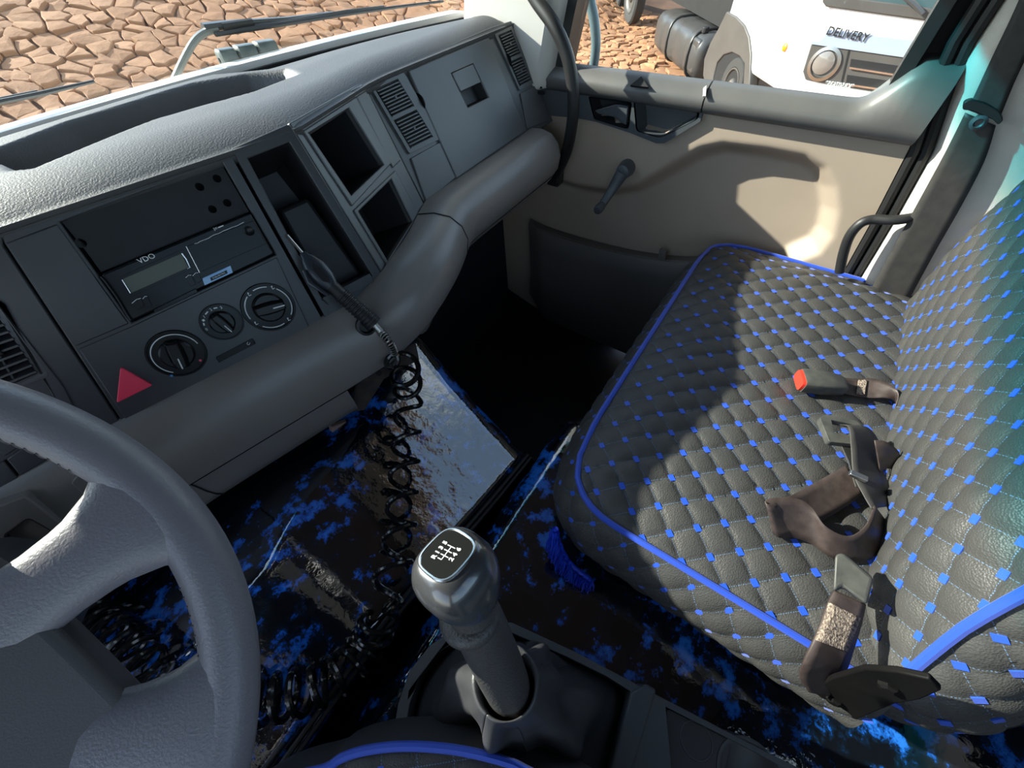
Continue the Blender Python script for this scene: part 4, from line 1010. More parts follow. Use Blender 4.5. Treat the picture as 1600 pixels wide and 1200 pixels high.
vs, fs = g_grid([r + [r[0]] for r in rows])
bo = mesh('gear_boot', vs, fs, M['boot'], con, sharp=180)
s_ = bo.modifiers.new('solid', 'SOLIDIFY'); s_.thickness = .002
s_ = bo.modifiers.new('sub', 'SUBSURF'); s_.levels = 1; s_.render_levels = 1
fr = [p + V(0, 0, -.026) for p in base]
mesh('boot_frame', *g_tube(fr, .006, 8, closed=True), M['consolelid'], con)
for k0 in (9, 26):                                                  # seam stitching down the boot
    pts = [rows[j][k0] + V(0, 0, .0015) for j in range(3, 13)]
    mesh('boot_seam', *g_tube(pts, .0011, 5), M['boot'], con)

gl_ = thing('gear_lever', 'gear lever with graphite knob showing a six speed shift pattern and grained grip', 'gear lever', GB)
gx = unit(V(1, 0, 0) - GA * GA[0]); gy = np.cross(GA, gx)
def gsec(h, rx, ry, e=2.0, sx=0, sy=0, n=32):
    o = KC + GA * h; out = []
    for a in np.linspace(0, 2 * math.pi, n, endpoint=False):
        c, s = math.cos(a), math.sin(a)
        out.append(o + gx * (sx + rx * math.copysign(abs(c) ** (2 / e), c)) + gy * (sy + ry * math.copysign(abs(s) ** (2 / e), s)))
    return out
def gloft(nm, secs, m, sharp=60, **k):
    vs, fs = g_grid([s + [s[0]] for s in secs]); n = len(secs[0])
    fs += [tuple(range(n)), tuple(range((len(secs) - 1) * (n + 1), (len(secs) - 1) * (n + 1) + n))]
    return mesh(nm, vs, fs, m, gl_, sharp=sharp, **k)
gloft('grip', [gsec(h, r, r) for h, r in ((-.235, .0205), (-.20, .0225), (-.16, .0230), (-.10, .0225), (-.07, .0215), (-.045, .0195), (-.03, .019))], M['grip'])
gloft('collar', [gsec(h, r, r * 1.03, 2, -.0035, .002) for h, r in ((-.069, .018), (-.067, .0225), (-.062, .0245), (-.057, .0245), (-.053, .0225), (-.051, .018))], M['grip'])
kb = gloft('knob', [gsec(*q) for q in ((-.036, .0165, .018, 2, 0, -.006), (-.031, .0200, .0215, 2.2, 0, -.0055), (-.024, .0240, .0248, 2.3, 0, -.004), (-.014, .0280, .0280, 2.5, 0, -.0015), (-.004, .0298, .0290, 2.6), (.005, .0292, .0280, 2.6), (.0125, .0265, .0255, 2.6), (.0180, .0222, .0212, 2.8), (.0205, .0176, .0170, 3))], M['knob'], sharp=80)
kr = gsec(.0204, .0178, .0168, 3.2)
mesh('badge_ring', *g_tube(kr, .0013, 8, closed=True), M['ring'], kb)
vs, fs = g_grid([gsec(.0195, .0168, .0158, 3.2) + [], gsec(.0212, .0168, .0158, 3.2)]); n = 32; fs += [(31, 0, 32, 63), tuple(range(32, 64))]
M['badge'] = mat('matt black badge', (.005, .005, .005), .6, spec=.08)
mesh('badge', vs, fs, M['badge'], kb, sharp=30)
bo_ = KC + GA * .0215
tx = unit(gx + gy * .12); ty = np.cross(GA, tx)
def bp(u, v_): return bo_ + tx * u * .0013 + ty * v_ * .0013
mb = MB()
def bar(a, b): p, q = bp(*a), bp(*b); mb.add(*g_box((p + q) / 2, (q - p) / 2 + unit(q - p) * .0002, np.cross(GA, unit(q - p)) * .00032, GA * .00008))
bar((-4.5, 0), (4, 0)); bar((-4.5, 0), (-4.5, 2.6)); bar((-2, 2.6), (-2, -2.6)); bar((1, 2.6), (1, -2.6)); bar((4, 2.6), (4, -2.6))
mb.build('shift_pattern', M['white'], kb)
for ch, u_, v_ in (('R', -5, 5), ('1', -2, 5), ('3', 1, 5), ('5', 4.4, 5), ('2', -2, -5), ('4', 1, -5), ('6', 4.4, -5)):
    text('gear_number', ch, .0048, bp(u_, v_), tx, ty, M['white'], kb, ext=.0001, bold=.0002)

# ================================================================== QUILTED SEATS
LX, LY = .0245, .0280
def pil(a, b): return (abs(math.sin(math.pi * a) * math.sin(math.pi * b))) ** .36
def tuft_geo(P, e1, e2, n, s1=.0050, s2=.0039): return g_box(P + n * .0005, unit(e1) * s1, unit(e2) * s2, n * .0007)
bench = thing('bench_seat', 'wide black quilted passenger bench with blue piping and blue stitched diamonds', 'seat', (.6, -.1, .38))
YR, YFr = -.34, .103
XLs = ([-.5, 0, .02, .04, .06, .08, .095, .1031], [.210, .210, .2115, .216, .226, .245, .278, .345])
XRs = ([-.5, 0, .03, .06, .085, .0975, .1031], [.985, .992, .990, .982, .966, .945, .90])
def outline(ysl):
    l = [(interp(y, *XLs), y) for y in ysl]; r = [(interp(y, *XRs), y) for y in ysl][::-1]
    return l, r
yl = list(np.linspace(YR, -.02, 20)) + list(np.linspace(-.01, YFr, 16))
l, r = outline(yl); mid = [(x, YFr + .0015) for x in np.linspace(.38, .87, 14)]
OUT = [V(x, y, 0) for x, y in l + mid + r]
def ztop(x, y):
    d = min(x - interp(y, *XLs), interp(y, *XRs) - x, (YFr - y) * 1.0)
    return .577 + .020 * sm(max(d, 0) / .085) ** .8, sm(max(d, 0) / .012)
def lat(x, y): return ((x - .265) / LX + (y - .017) / LY) / 2, ((x - .265) / LX - (y - .017) / LY) / 2
NX_, NY_ = 230, 130
rows = []; uv = []
for j in range(NY_):
    y = lerp(YR, YFr, (j / (NY_ - 1)) ** .95); x0, x1 = interp(y, *XLs), interp(y, *XRs); row = []
    for i in range(NX_):
        x = lerp(x0, x1, i / (NX_ - 1)); a, b = lat(x, y); z, k = ztop(x, y)
        row.append(V(x, y, z + .0062 * k * (pil(a, b) - .4))); uv.append((a, b))
    rows.append(row)
vs, fs = g_grid(rows)
cush = mesh('cushion', vs, fs, M['quilt'], bench, sharp=180, uv=uv)
mb = MB(); e1, e2 = V(LX, LY, 0), V(LX, -LY, 0)
for a in range(-20, 40):
    for b in range(-20, 40):
        x, y = .265 + (a + b) * LX, .017 + (a - b) * LY
        if YR + .03 < y < YFr - .006 and interp(y, *XLs) + .005 < x < interp(y, *XRs) - .005:
            z, k = ztop(x, y); zx = (ztop(x + .004, y)[0] - z) / .004; zy = (ztop(x, y + .004)[0] - z) / .004
            n = unit((-zx, -zy, 1)); mb.add(*tuft_geo(V(x, y, z - .0006 * k), np.cross(n, np.cross(e1, n)), np.cross(n, np.cross(e2, n)), n))
mb.build('blue_stitching', M['tuft'], bench, bevel=0, kind='stuff')
mesh('piping', *g_tube([p + V(0, 0, .578) for p in OUT], .0048, 8), M['piping'], bench)
# side skirt
def skirt(name, OUTL, HT, z0, bul, parent, phase=0, nt_=34, up=None):
    seg = [0.]
    for i in range(1, len(OUTL)): seg.append(seg[-1] + np.linalg.norm(OUTL[i] - OUTL[i - 1]))
    ns_ = int(seg[-1] / .006); rows = []; uv = []; tg_ = MB()
    def at(s): return V(np.interp(s, seg, [p[0] for p in OUTL]), np.interp(s, seg, [p[1] for p in OUTL]), 0)
    def nrm(s): t = unit(at(min(s + .012, seg[-1])) - at(max(s - .012, 0))); return V(-t[1], t[0], 0)
    def pt(s, h):
        t = h / HT; o = bul * math.sin(math.pi * min(t * .9, 1)) - .012 * sm((t - .75) / .25)
        return at(s) + nrm(s) * (o + .001) + V(0, 0, z0 - h)
    for j in range(nt_):
        h = HT * j / (nt_ - 1); row = []
        for i in range(ns_ + 1):
            s = seg[-1] * i / ns_; a, b = (s / LX + (h + phase) / LY) / 2, (s / LX - (h + phase) / LY) / 2
            k = sm(h / .012); row.append(pt(s, h) + nrm(s) * .006 * k * (pil(a, b) - .4)); uv.append((a, b))
        rows.append(row)
    o = mesh(name, *g_grid(rows), M['quilt'], parent, sharp=180, uv=uv)
    for i in range(0, int(seg[-1] / LX) + 1):
        for j in range(0, int((HT + phase) / LY) + 1):
            if (i + j) % 2: continue
            s, h = i * LX, j * LY - phase
            if .006 < h < HT - .002:
                P, n = pt(s, h), nrm(s); dv_ = unit(pt(s, min(h + .003, HT)) - pt(s, h - .003)); t = unit(at(s + .002) - at(s - .002)); n = unit(np.cross(t, dv_)); n = n if n @ nrm(s) > 0 else -n
                tg_.add(*tuft_geo(P - n * .0015, t * LX + dv_ * LY, t * LX - dv_ * LY, n))
    tg_.build('blue_stitching', M['tuft'], parent, kind='stuff')
    return pt, nrm, seg
pt, nrm, seg = skirt('side_skirt', OUT, .138, .575, .032, bench, phase=.012)
# base frame below and fringe along the front edge
mesh('seat_base', *g_prism([V(.27, -.36, .385), V(.27, .02, .385), V(.33, .06, .385), V(.94, .06, .385), V(.95, -.36, .385)], (0, 0, .13)), M['gap'], bench)
BR_ = catmull([pX(p, x) for p, x in (((868, 826), .172), ((873, 848), .166), ((882, 868), .162), ((894, 884), .160), ((908, 896), .160), ((922, 906), .162))], 8)
mb = MB()
for k in range(720):
    t = random.random(); i_ = t * (len(BR_) - 1.001); p = lerp(BR_[int(i_)], BR_[int(i_) + 1], i_ % 1) + V(random.uniform(-.006, .002), random.uniform(-.006, .006), random.uniform(-.004, .004))
    Lh = random.uniform(.070, .105) * (1 - .40 * t); q = p + V(random.uniform(-.010, .006), random.uniform(-.010, .008), -Lh)
    m_ = (p + q) / 2 + V(random.uniform(-.008, .002), random.uniform(-.004, .004), 0)
    mb.add(*g_tube([p, m_, q], .0012, 3, cap=False))
mb.build('fringe', M['fringe'], bench, kind='stuff')
mesh('fringe_braid', *g_tube(BR_, .0045, 6), M['fringe'], bench)

# backrest
BL = ([.50, .545, .575, .60, .63, .70, .796, .92, 1.02, 1.07, 1.10], [.214, .208, .206, .208, .222, .258, .300, .345, .385, .42, .50])
BR = ([.50, .575, .72, .84, 1.0, 1.06, 1.10], [.975, .985, .998, 1.0, .99, .97, .90])
ZB0, ZB1 = .515, 1.10
def yback(x, z):
    d = min(x - interp(z, *BL), interp(z, *BR) - x, (ZB1 - z))
    base_ = -.325 + .012 * math.exp(-((z - .72) / .12) ** 2) - .03 * sm((z - .9) / .4)
    return base_ + .030 * sm(max(d, 0) / .09) ** .8, sm(max(d, 0) / .012)
BLX, BLZ = .0230, .0245
def latb(x, z): return ((x - .30) / BLX + (z - .60) / BLZ) / 2, ((x - .30) / BLX - (z - .60) / BLZ) / 2
rows = []; uv = []
for j in range(140):
    z = lerp(ZB0, ZB1, j / 139); x0, x1 = interp(z, *BL), interp(z, *BR); row = []
    for i in range(200):
        x = lerp(x0, x1, i / 199); a, b = latb(x, z); y, k = yback(x, z)
        row.append(V(x, y + .0056 * k * (pil(a, b) - .4), z)); uv.append((a, b))
    rows.append(row)
mesh('backrest', *g_grid(rows), M['quilt'], bench, sharp=180, uv=uv)
mb = MB(); e1, e2 = V(BLX, 0, BLZ), V(BLX, 0, -BLZ)
for a in range(-20, 50):
    for b in range(-40, 40):
        x, z = .30 + (a + b) * BLX, .60 + (a - b) * BLZ
        if ZB0 + .01 < z < ZB1 - .02 and interp(z, *BL) + .005 < x < interp(z, *BR) - .005:
            y, k = yback(x, z); yx = (yback(x + .004, z)[0] - y) / .004; yz = (yback(x, z + .004)[0] - y) / .004
            n = unit((-yx, 1, -yz)); mb.add(*tuft_geo(V(x, y - .0004 * k, z), np.cross(n, np.cross(e1, n)), np.cross(n, np.cross(e2, n)), n, .0048, .0036))
mb.build('blue_stitching', M['tuft'], bench, kind='stuff')
zz = list(np.linspace(ZB0, .66, 18)) + list(np.linspace(.68, 1.09, 20))
OB = [V(interp(z, *BL), yback(interp(z, *BL), z)[0], z) for z in zz]
mesh('piping', *g_tube([p + V(-.002, .003, 0) for p in OB], .0050, 8), M['piping'], bench)
OBr = [V(interp(z, *BR), yback(interp(z, *BR), z)[0], z) for z in np.linspace(ZB0, 1.09, 30)]
mesh('piping', *g_tube(OBr, .0048, 8), M['piping'], bench)
# left side face of the backrest
rows = []; uv = []; mb = MB(); TH = .09
cum = [0.]
for i in range(1, len(OB)): cum.append(cum[-1] + np.linalg.norm(OB[i] - OB[i - 1]))
ns_ = 110
def sidept(s, h):
    p = V(*[np.interp(s, cum, [q[c] for q in OB]) for c in range(3)]); t = h / TH
    return p + V(-.014 * math.sin(math.pi * min(t, 1)) + t * .02, -h, 0)
for j in range(24):
    h = TH * j / 23; row = []
    for i in range(ns_):
        s = cum[-1] * i / (ns_ - 1); a, b = ((s + .01) / LX + (h + .012) / LY) / 2, ((s + .01) / LX - (h + .012) / LY) / 2
        row.append(sidept(s, h) + V(-.006, 0, .002) * sm(h / .012) * (pil(a, b) - .4)); uv.append((a, b))
    rows.append(row)
mesh('back_side', *g_grid(rows), M['quilt'], bench, sharp=180, uv=uv)
for i in range(0, int(cum[-1] / LX)):
    for j in range(0, 6):
        if (i + j) % 2: continue
        s, h = i * LX - .01, j * LY - .012
        if s > .005 and .006 < h < TH - .004:
            P = sidept(s, h); t = unit(sidept(s + .004, h) - sidept(s - .004, h)); v_ = unit(sidept(s, h + .003) - sidept(s, h - .003)); n = unit(np.cross(t, v_)); n = n if n[0] < 0 else -n
            mb.add(*tuft_geo(P, t * LX + v_ * LY, t * LX - v_ * LY, n))
mb.build('blue_stitching', M['tuft'], bench, kind='stuff')
mesh('back_shell', *g_prism([V(interp(z, *BL) + .03, -.425, z) for z in (.52, .58, .63, .70, .80, .95, 1.04)] + [V(.95, -.425, 1.04), V(.98, -.425, .52)], (0, .07, 0)), M['gap'], bench)
# hinge bracket at the foot of the backrest
def BX(p, x=.180): return pX(p, x)
M['shadediron'] = mat('worn iron in shade tone', (.0025, .0025, .0025), .6, bump=(200, .3, .0006), var=(25, (.006, .005, .005)), spec=.15)  # colour taken almost to black to stand in for shade on the bracket
hb = mesh('hinge_bracket', *g_prism([BX(p) for p in [(1262, 1080), (1300, 1060), (1350, 1046), (1400, 1050), (1452, 1062), (1470, 1080), (1438, 1094), (1400, 1100), (1330, 1128), (1300, 1112)]], (.006, 0, 0)), M['shadediron'], bench, bevel=.0015)
for p in ((1387, 1070), (1303, 1092)): mesh('bolt', *g_lathe([(.008, 0), (.008, .004), (.005, .006)], BX(p, .181), (-1, 0, .1), 6), M['shadediron'], hb)

# driver seat corner
ds = thing('driver_seat', 'corner of the black quilted driver seat with blue piping at the bottom of the view', 'seat', (-.32, -.1, .2))
DZ = .60
arc_px = [(505, 1202), (530, 1186), (560, 1175), (600, 1168), (645, 1166), (700, 1170), (745, 1178), (790, 1190), (820, 1203)]
ap = [pZ(p, DZ) for p in arc_px]
loop = [V(-.56, .10, DZ), V(-.52, .17, DZ), V(-.44, .200, DZ), V(-.30, .205, DZ), V(-.235, .185, DZ)] + ap + [V(-.055, -.10, DZ), V(-.05, -.20, DZ), V(-.05, -.30, DZ)]
loop = catmull(loop, 4)
rows = []; uv = []; cD = V(-.30, -.12, DZ)
for j in range(60):
    t = j / 59; row = []
    for p in loop:
        q = lerp(cD, p, t); d = np.linalg.norm(p - q); a, b = lat(q[0] + .005, q[1] + .01); k = sm(d / .012)
        row.append(V(q[0], q[1], DZ - .002 + .02 * sm(d / .08) + .006 * k * (pil(a, b) - .4))); uv.append((a, b))
    rows.append(row)
mesh('cushion', *g_grid(rows), M['quilt'], ds, sharp=180, uv=uv)
mesh('piping', *g_tube(loop, .0045, 8), M['piping'], ds)
LO = [V(p[0], p[1], 0) for p in loop]
rows = [[p + V(0, 0, DZ - h) + unit(p - V(-.3, -.12, 0)) * .02 * math.sin(math.pi * h / .16) for p in LO] for h in np.linspace(0, .15, 12)]
mesh('side_skirt', *g_grid(rows), M['boot'], ds, sharp=180)
mesh('seat_base', *g_box((-.31, -.1, .42), (.2, 0, 0), (0, .2, 0), (0, 0, .035)), M['gap'], ds)
mb = MB()
for a in range(-40, 30):
    for b in range(-40, 30):
        x, y = .26 + (a + b) * LX, .007 + (a - b) * LY
        c = pZ((660, 1220), DZ)
        if -.30 < x < -.07 and -.1 < y < .2:
            dd = min(np.linalg.norm(V(x, y, DZ) - p) for p in loop); ins = np.linalg.norm(V(x, y, DZ) - cD) < min(((np.linalg.norm(p - cD)) for p in loop if abs(math.atan2(p[1] - cD[1], p[0] - cD[0]) - math.atan2(y - cD[1], x - cD[0])) < .12), default=0) - .006
            if ins: mb.add(*tuft_geo(V(x, y, DZ - .004 + .02 * sm(dd / .08)), V(LX, LY, 0), V(LX, -LY, 0), UP))
mb.build('blue_stitching', M['tuft'], ds, kind='stuff')

# ================================================================== STEERING WHEEL
WC = V(-.289, .295, .913); WT = math.radians(37)
wu, wv, wn = V(1, 0, 0), V(0, math.cos(WT), math.sin(WT)), V(0, -math.sin(WT), math.cos(WT))
def W(u, v_, h=0): return WC + wu * u + wv * v_ + wn * h
sw = thing('steering_wheel', 'grey leatherette steering wheel with broad hub cover at the lower left', 'steering wheel', WC)
mesh('rim', *g_tube([W(.225 * math.cos(a), .225 * math.sin(a)) for a in np.linspace(0, 2 * math.pi, 120, endpoint=False)], .0172, 20, closed=True), M['wheel'], sw, sharp=180)
def spoke(a, b, ws_, ths, m=M['wheel']):
    a, b = np.array(a, float), np.array(b, float); d = unit(np.array([b[0] - a[0], b[1] - a[1], 0]))[:2]; pr = np.array([-d[1], d[0]]); rows = []
    n = len(ws_); k = 20
    for i in range(17):
        t = i / 16; w_ = interp(t, np.linspace(0, 1, n), ws_); th = interp(t, np.linspace(0, 1, n), ths); c = lerp(a, b, t)
        rows.append([W(*(c + pr * w_ * math.copysign(abs(math.cos(q)) ** .8, math.cos(q))), h=th * math.copysign(abs(math.sin(q)) ** .9, math.sin(q)) - .012 * (1 - t) ** 2) for q in np.linspace(0, 2 * math.pi, k, endpoint=False)])
    vs, fs = g_grid([r + [r[0]] for r in rows])
    o = mesh('spoke', vs, fs, m, sw, sharp=180); return o
spoke((.09, -.018), (.224, -.030), [.034, .030, .026, .025, .027, .036, .060], [.010, .011, .012, .013, .0145, .016, .0165])
spoke((-.09, -.018), (-.224, -.030), [.034, .030, .026, .025, .027, .036, .060], [.010, .011, .012, .013, .0145, .016, .0165])
for s in (1, -1): spoke((s * .085, -.095), (s * .152, -.166), [.034, .032, .031, .032, .036, .048, .07], [.010, .011, .012, .013, .0145, .016, .0165])
hub = [(-.150, .040), (-.06, .085), (.06, .085), (.150, .040), (.152, -.012), (.144, -.07), (.136, -.120), (.107, -.128), (.05, -.135), (-.05, -.135), (-.107, -.128), (-.136, -.120), (-.144, -.07), (-.152, -.012)]
hubl = roundloop([W(u_ * .97, v_, .004) for u_, v_ in hub], .012)
mesh('hub_cover', *g_prism(hubl, -wn * .030), M['hub'], sw, bevel=.006, seg=3)
hl2 = roundloop([W(u_, v_, .010) for u_, v_ in [(-.09, -.085), (-.06, -.11), (.05, -.112), (.078, -.092), (.072, -.080), (.04, -.098), (-.05, -.098), (-.075, -.075)]], .006)
mesh('horn_ridge', *g_prism(hl2, -wn * .012), M['hub'], sw, bevel=.003)
mesh('column_shroud', *g_tube([W(0, 0, -.03), W(0, .02, -.12), W(0, .05, -.30)], [.07, .075, .08], 20), M['fascia'], sw)
# lacing along the inner rim edge
mb = MB()
for a in np.linspace(math.radians(-52), math.radians(80), 74):
    if -.25 < a - math.radians(-8) < .22: continue
    d_a = .006; mb.add(*g_tube([W((.225 - .0172 * math.cos(q)) * math.cos(a + d_a * k_), (.225 - .0172 * math.cos(q)) * math.sin(a + d_a * k_), .0172 * math.sin(q)) for q, k_ in ((.02, -1), (.22, 0), (.45, 1))], .0007, 4))
mb.build('lacing', M['hub'], sw)

# ================================================================== SEAT BELTS
def ribbon(nm, st, m, parent, th=.0013, k=6):
    """st: list of (edge a, edge b) 3D points"""
    A = catmull([s[0] for s in st], k); B = catmull([s[1] for s in st], k)
    rows = [[lerp(a, b, t) for t in np.linspace(0, 1, 6)] for a, b in zip(A, B)]
    o = mesh(nm, *g_grid(rows), m, parent, sharp=180)
    s = o.modifiers.new('solid', 'SOLIDIFY'); s.thickness = th; s.offset = 0
    return o
# shoulder belt on the door pillar
sb_ = thing('shoulder_belt', 'charcoal shoulder belt hanging through a black guide on the pale pillar', 'seat belt', pX((1535, 175), .98))
ribbon('webbing', [(pX(a, .960), pX(b, x)) for a, b, x in (((1508, 176), (1556, 196), .960), ((1478, 236), (1538, 252), .960), ((1440, 306), (1502, 322), .960), ((1404, 372), (1462, 392), .960), ((1364, 446), (1424, 462), .960), ((1330, 510), (1392, 524), .960))], M['webblack'], sb_)
ribbon('upper_webbing', [(pX((1512, 172), .959), pX((1560, 190), .959)), (pX((1545, 100), .965), pX((1590, 118), .965)), (pX((1592, 0), .965), pX((1642, 15), .965)), (pX((1640, -120), .970), pX((1700, -110), .970))], M['webblack'], sb_)
g = [pX(p, .953) for p in [(1503, 172), (1506, 160), (1517, 156), (1540, 162), (1562, 175), (1568, 188), (1560, 196), (1550, 186), (1520, 173)]]
go = mesh('guide_loop', *g_prism(roundloop(g, .004), (.012, 0, 0)), M['rubber'], sb_, bevel=.003)
mesh('bolt', *g_lathe([(.010, 0), (.010, .006), (.006, .008), (.004, .005)], pX((1529, 190), .959), (-1, 0, 0), 16), M['handle'], go)
# red release buckle
ZS = .604
def P(p, z=ZS): return pZ(p, z)
rb = thing('belt_buckle', 'black seat belt buckle with red release button lying on the bench', 'seat belt buckle', P((1285, 600)))
a0, a1 = P((1252, 594), .618), P((1319, 602), .618); ax = unit(a1 - a0); sx_ = np.cross(UP, ax)
wv_ = .0185
def bsec2(t, w_, h_, dz=0): 
    c = lerp(a0, a1, t) + UP * dz
    return [c + sx_ * w_ * math.copysign(abs(math.cos(q)) ** .4, math.cos(q)) + UP * h_ * math.copysign(abs(math.sin(q)) ** .4, math.sin(q)) for q in np.linspace(0, 2 * math.pi, 20, endpoint=False)]
def loft(nm, secs, m, parent, sharp=40):
    vs, fs = g_grid([s + [s[0]] for s in secs]); n = len(secs[0])
    fs += [tuple(range(n)), tuple(range((len(secs) - 1) * (n + 1), (len(secs) - 1) * (n + 1) + n))]
    return mesh(nm, vs, fs, m, parent, sharp=sharp)
bd = loft('buckle_body', [bsec2(0, wv_ * .98, .0125), bsec2(.05, wv_, .0135), bsec2(.5, wv_, .014), bsec2(.9, wv_ * .85, .0115, -.001), bsec2(1, wv_ * .75, .009, -.002)], M['buckle'], rb)
loft('release_button', [bsec2(-.07, wv_ * .86, .0105), bsec2(.02, wv_ * .90, .0115)], M['redbtn'], rb)
mesh('button_slot', *g_box(a0 - ax * .0032 + UP * -.005, sx_ * .011, UP * .0016, ax * .001), M['gap'], rb)
ribbon('webbing', [(P((1316, 590), .612), P((1316, 614), .606)), (P((1340, 592), .606), P((1336, 619), .603)), (P((1366, 592), .612), P((1362, 622), .606)), (P((1394, 603), .622), P((1385, 622), .612)), (P((1404, 616), .622), P((1400, 632), .602)), (P((1398, 640), .606), P((1392, 655), .590)), (P((1392, 668), .585), P((1386, 682), .575))], M['web'], rb)
ribbon('stitch_patch', [(P((1341, 594), .6085), P((1338, 616), .6055)), (P((1355, 594), .6105), P((1351, 617), .6075))], M['stitch'], rb, th=.0016)
# lap belt in loose folds
lb_ = thing('lap_belt', 'loosely folded brown lap belt with plastic tongue in the middle of the bench', 'seat belt', P((1300, 760)))
tong = roundloop([P(p, .640) for p in [(1281, 652), (1291, 647), (1340, 658), (1352, 672), (1335, 694), (1296, 690)]], .004)
tin = [P(p, .640) for p in [(1299, 656), (1336, 664), (1340, 672), (1328, 680), (1303, 676)]]
mesh('tongue_frame', *g_plate(tong, [tin], (0, 0, -.010)), M['buckle'], lb_, bevel=.0015)
mesh('tongue_plate', *g_prism([P(p, .632) for p in [(1312, 688), (1330, 692), (1346, 740), (1350, 764), (1338, 760), (1326, 720)]], (0, 0, -.0025)), M['steel'], lb_)
ribbon('webbing', [(P((1322, 727), .622), P((1349, 772), .612)), (P((1290, 745), .618), P((1316, 795), .608)), (P((1250, 767), .622), P((1274, 820), .606)), (P((1222, 781), .634), P((1240, 838), .606)), (P((1203, 788), .640), P((1218, 840), .605)), (P((1196, 783), .640), P((1208, 832), .606)), (P((1210, 778), .642), P((1214, 836), .606)), (P((1245, 779), .642), P((1240, 840), .605)), (P((1268, 792), .640), P((1268, 850), .604)), (P((1290, 822), .636), P((1302, 872), .604)), (P((1325, 838), .634), P((1345, 876), .603)), (P((1352, 822), .636), P((1380, 858), .603)), (P((1366, 790), .640), P((1393, 825), .606))], M['web'], lb_, k=7)
ribbon('webbing', [(P((1312, 664), .642), P((1340, 664), .638)), (P((1326, 668), .655), P((1358, 670), .640)), (P((1330, 700), .650), P((1372, 690), .632)), (P((1334, 742), .640), P((1376, 728), .622)), (P((1350, 775), .640), P((1390, 760), .612)), (P((1362, 795), .640), P((1396, 790), .606))], M['webblack'], lb_)
ribbon('webbing', [(P((1366, 688), .655), P((1375, 738), .622)), (P((1384, 690), .655), P((1386, 732), .622)), (P((1404, 706), .640), P((1400, 738), .612)), (P((1402, 722), .620), P((1392, 760), .604))], M['web'], lb_)
mesh('keeper', *g_box(P((1341, 744), .646), V(.004, 0, 0), V(0, .010, 0), UP * .003), M['steel'], lb_, bevel=.001)
# buckle at the near end
nb_ = thing('belt_buckle', 'grey worn seat belt buckle on a stitched stalk at the near end of the bench', 'seat belt buckle', P((1280, 1060), .5))
bt = [P(p, z) for p, z in (((1305, 866), .662), ((1318, 863), .662), ((1366, 903), .662), ((1355, 946), .655), ((1318, 917), .650), ((1302, 925), .648))]
vs = bt + [p + V(.012, -.012, -.026) for p in bt]; n = 6
mesh('buckle_body', vs, [tuple(range(6)), tuple(range(6, 12))[::-1]] + [(i, (i + 1) % 6, 6 + (i + 1) % 6, 6 + i) for i in range(6)], M['buckle'], nb_, bevel=.004, seg=3, sharp=30)
ribbon('webbing', [(P((1303, 922), .642), P((1352, 944), .640)), (P((1290, 950), .640), P((1345, 975), .632)), (P((1276, 990), .635), P((1334, 1010), .625)), (P((1258, 1030), .615), P((1322, 1045), .600)), (P((1249, 1056), .585), P((1306, 1070), .570)), (P((1262, 1080), .560), P((1294, 1086), .548))], M['web'], nb_, th=.003)
ribbon('stitch_patch', [(P((1296, 942), .6435), P((1343, 965), .6380)), (P((1289, 965), .6415), P((1335, 985), .634)), (P((1275, 1000), .6365), P((1323, 1018), .6275))], M['stitch'], nb_, th=.0036)
mesh('anchor_bolt', *g_lathe([(.010, 0), (.010, .006), (.006, .009)], P((1300, 1092), .50), (-1, 0, .3), 8), M['steel'], nb_)
# bent bar beside the seat
rl = thing('seat_rail_handle', 'black bent tube handle between the bench and the door', 'handle', pX((1318, 400), .95))
mesh('tube', *g_tube(catmull([pX(p, x) for p, x in (((1312, 425), .955), ((1318, 395), .955), ((1328, 368), .955), ((1345, 349), .957), ((1365, 343), .962), ((1395, 344), .960), ((1420, 341), .966), ((1432, 338), .980))], 5), [.009] * 36, 12), M['rubber'], rl)
# grab handle on the front pillar
gh = thing('grab_handle', 'long curved black grab handle on the right front pillar', 'grab handle', pX((893, 110), .93))
mesh('tube', *g_tube(catmull([pX(p, x) for p, x in (((770, -120), .97), ((815, -40), .94), ((838, 0), .93), ((866, 40), .92), ((884, 80), .92), ((893, 120), .92), ((896, 165), .92), ((892, 205), .925), ((884, 240), .94), ((868, 275), .97))], 6), .0135, 14), M['rubber'], gh)
mesh('mount', *g_box(pX((868, 275), .975), (.018, 0, 0), (0, .018, 0), (0, 0, .022)), M['rubber'], gh, bevel=.005)

# ================================================================== BLOW GUN WITH COIL HOSE
bgun = thing('air_blow_gun', 'black air blow gun with coiled black hose hanging from the tall dashboard bin', 'air blow gun', S((520, 445), .03))
g0, g1, g2, g3, g4 = S((449, 368), .006), S((474, 397), .018), S((518, 447), .034), S((585, 507), .056), S((596, 520), .058)
mesh('nozzle', *g_tube([g0, g1], .0022, 8), M['steel'], bgun)
d = unit(g2 - g1); sd_ = unit(np.cross(SNn, d))
L_ = np.linalg.norm(g2 - g1)
def gs(t, w_, h_): return [g1 + d * L_ * t + sd_ * w_ * math.cos(q) + SNn * h_ * math.sin(q) for q in np.linspace(0, 2 * math.pi, 16, endpoint=False)]
loft('valve_body', [gs(-.05, .004, .004), gs(.0, .007, .006), gs(.08, .008, .007), gs(.12, .011, .008), gs(.4, .0165, .010), (gs(.75, .0165, .010)), gs(.95, .012, .009), gs(1.05, .010, .009)], M['gun'], bgun)
mesh('trigger_slot', *g_prism([g1 + d * L_ * t + sd_ * w_ + SNn * .0095 for t, w_ in ((.25, 0), (.42, -.006), (.75, -.006), (.88, 0), (.75, .004), (.42, .004))], SNn * .001), M['gap'], bgun)
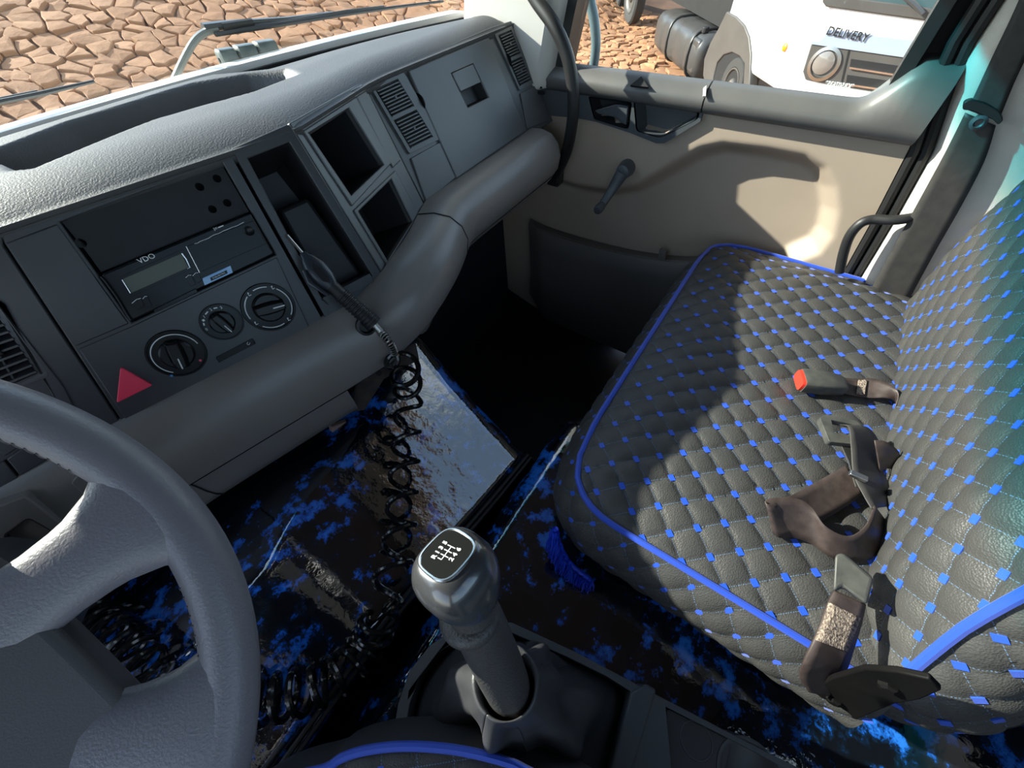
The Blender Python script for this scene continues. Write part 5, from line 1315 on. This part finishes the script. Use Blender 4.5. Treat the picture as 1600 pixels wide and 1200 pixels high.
mesh('trigger', *g_tube([g1 + d * L_ * .3 + sd_ * -.016 + SNn * .006, g1 + d * L_ * .6 + sd_ * -.022 + SNn * .006, g1 + d * L_ * 1.1 + sd_ * -.014 + SNn * .006], .003, 8), M['gun'], bgun)
pts = [lerp(g2, g3, t) for t in np.linspace(0, 1, 60)]
mesh('ribbed_grip', *g_tube(pts, [lerp(.0105, .0125, i / 59) + .0014 * (1 if (i // 2) % 2 else 0) * (i > 12) for i in range(60)], 16), M['rubber'], bgun, sharp=40)
mesh('ferrule', *g_tube([g3, g4], .006, 12), M['steel'], bgun)
HP = [g4, onp((607, 533), (0, 1, 0), (0, .432, 0)), onp((616, 552), (0, 1, 0), (0, .428, 0))]
HP = catmull(HP, 10)
def helix(axis, R, pitch=None, turns=None, r=.0022, n=14, ph=0, seg=7):
    ax = [np.array(p, float) for p in axis]; cum = [0.]
    for i in range(1, len(ax)): cum.append(cum[-1] + np.linalg.norm(ax[i] - ax[i - 1]))
    N = int(turns * n); out = []; nr = None
    for i in range(N + 1):
        s = cum[-1] * i / N; p = V(*[np.interp(s, cum, [q[c] for q in ax]) for c in range(3)]); p2 = V(*[np.interp(min(s + .01, cum[-1]), cum, [q[c] for q in ax]) for c in range(3)]); p1 = V(*[np.interp(max(s - .01, 0), cum, [q[c] for q in ax]) for c in range(3)])
        t = unit(p2 - p1)
        if nr is None: nr = unit(np.cross(t, (0.3, .2, 1)))
        nr = unit(nr - t * (nr @ t)); b = np.cross(t, nr); a = 2 * math.pi * i / n + ph
        Rr = R(i / N) if callable(R) else R
        out.append(p + Rr * (math.cos(a) * nr + math.sin(a) * b))
    return out
mesh('strain_spring', *g_tube(helix(HP, .0062, turns=11, n=10), .0012, 5), M['steel'], bgun)
mesh('hose_core', *g_tube(HP, .0040, 8), M['hose'], bgun)
top_ = HP[-1]
def on_cover(p, off):
    r = ray(p); q = CAM
    for k in range(600):
        q = CAM + r * (.3 + k * .001); t = ec_top(q[0], q[1]) if q[1] > .236 else EZ
        if q[2] < t + off: break
    return q
hang = [top_, onp((630, 572), (0, 1, 0), (0, .432, 0)), on_cover((638, 620), .085), on_cover((635, 690), .055), on_cover((630, 765), .040), on_cover((624, 840), .034), on_cover((612, 900), .032), on_cover((598, 955), .030)]
hang = catmull(hang, 6)
h1_ = helix(hang, lambda t: .0250 * sm(t / .05) + .0005, turns=9.2, n=24)
lay = [on_cover(p, .030) for p in [(598, 955), (575, 1005), (540, 1045), (495, 1072), (440, 1088), (380, 1098), (320, 1098), (265, 1085), (225, 1050), (190, 1005), (150, 975), (110, 955)]]
h2_ = helix(catmull(lay, 5), .027, turns=24, n=18)
mesh('coil_hose', *g_tube(h1_ + h2_[6:], .0048, 8), M['hose'], bgun)
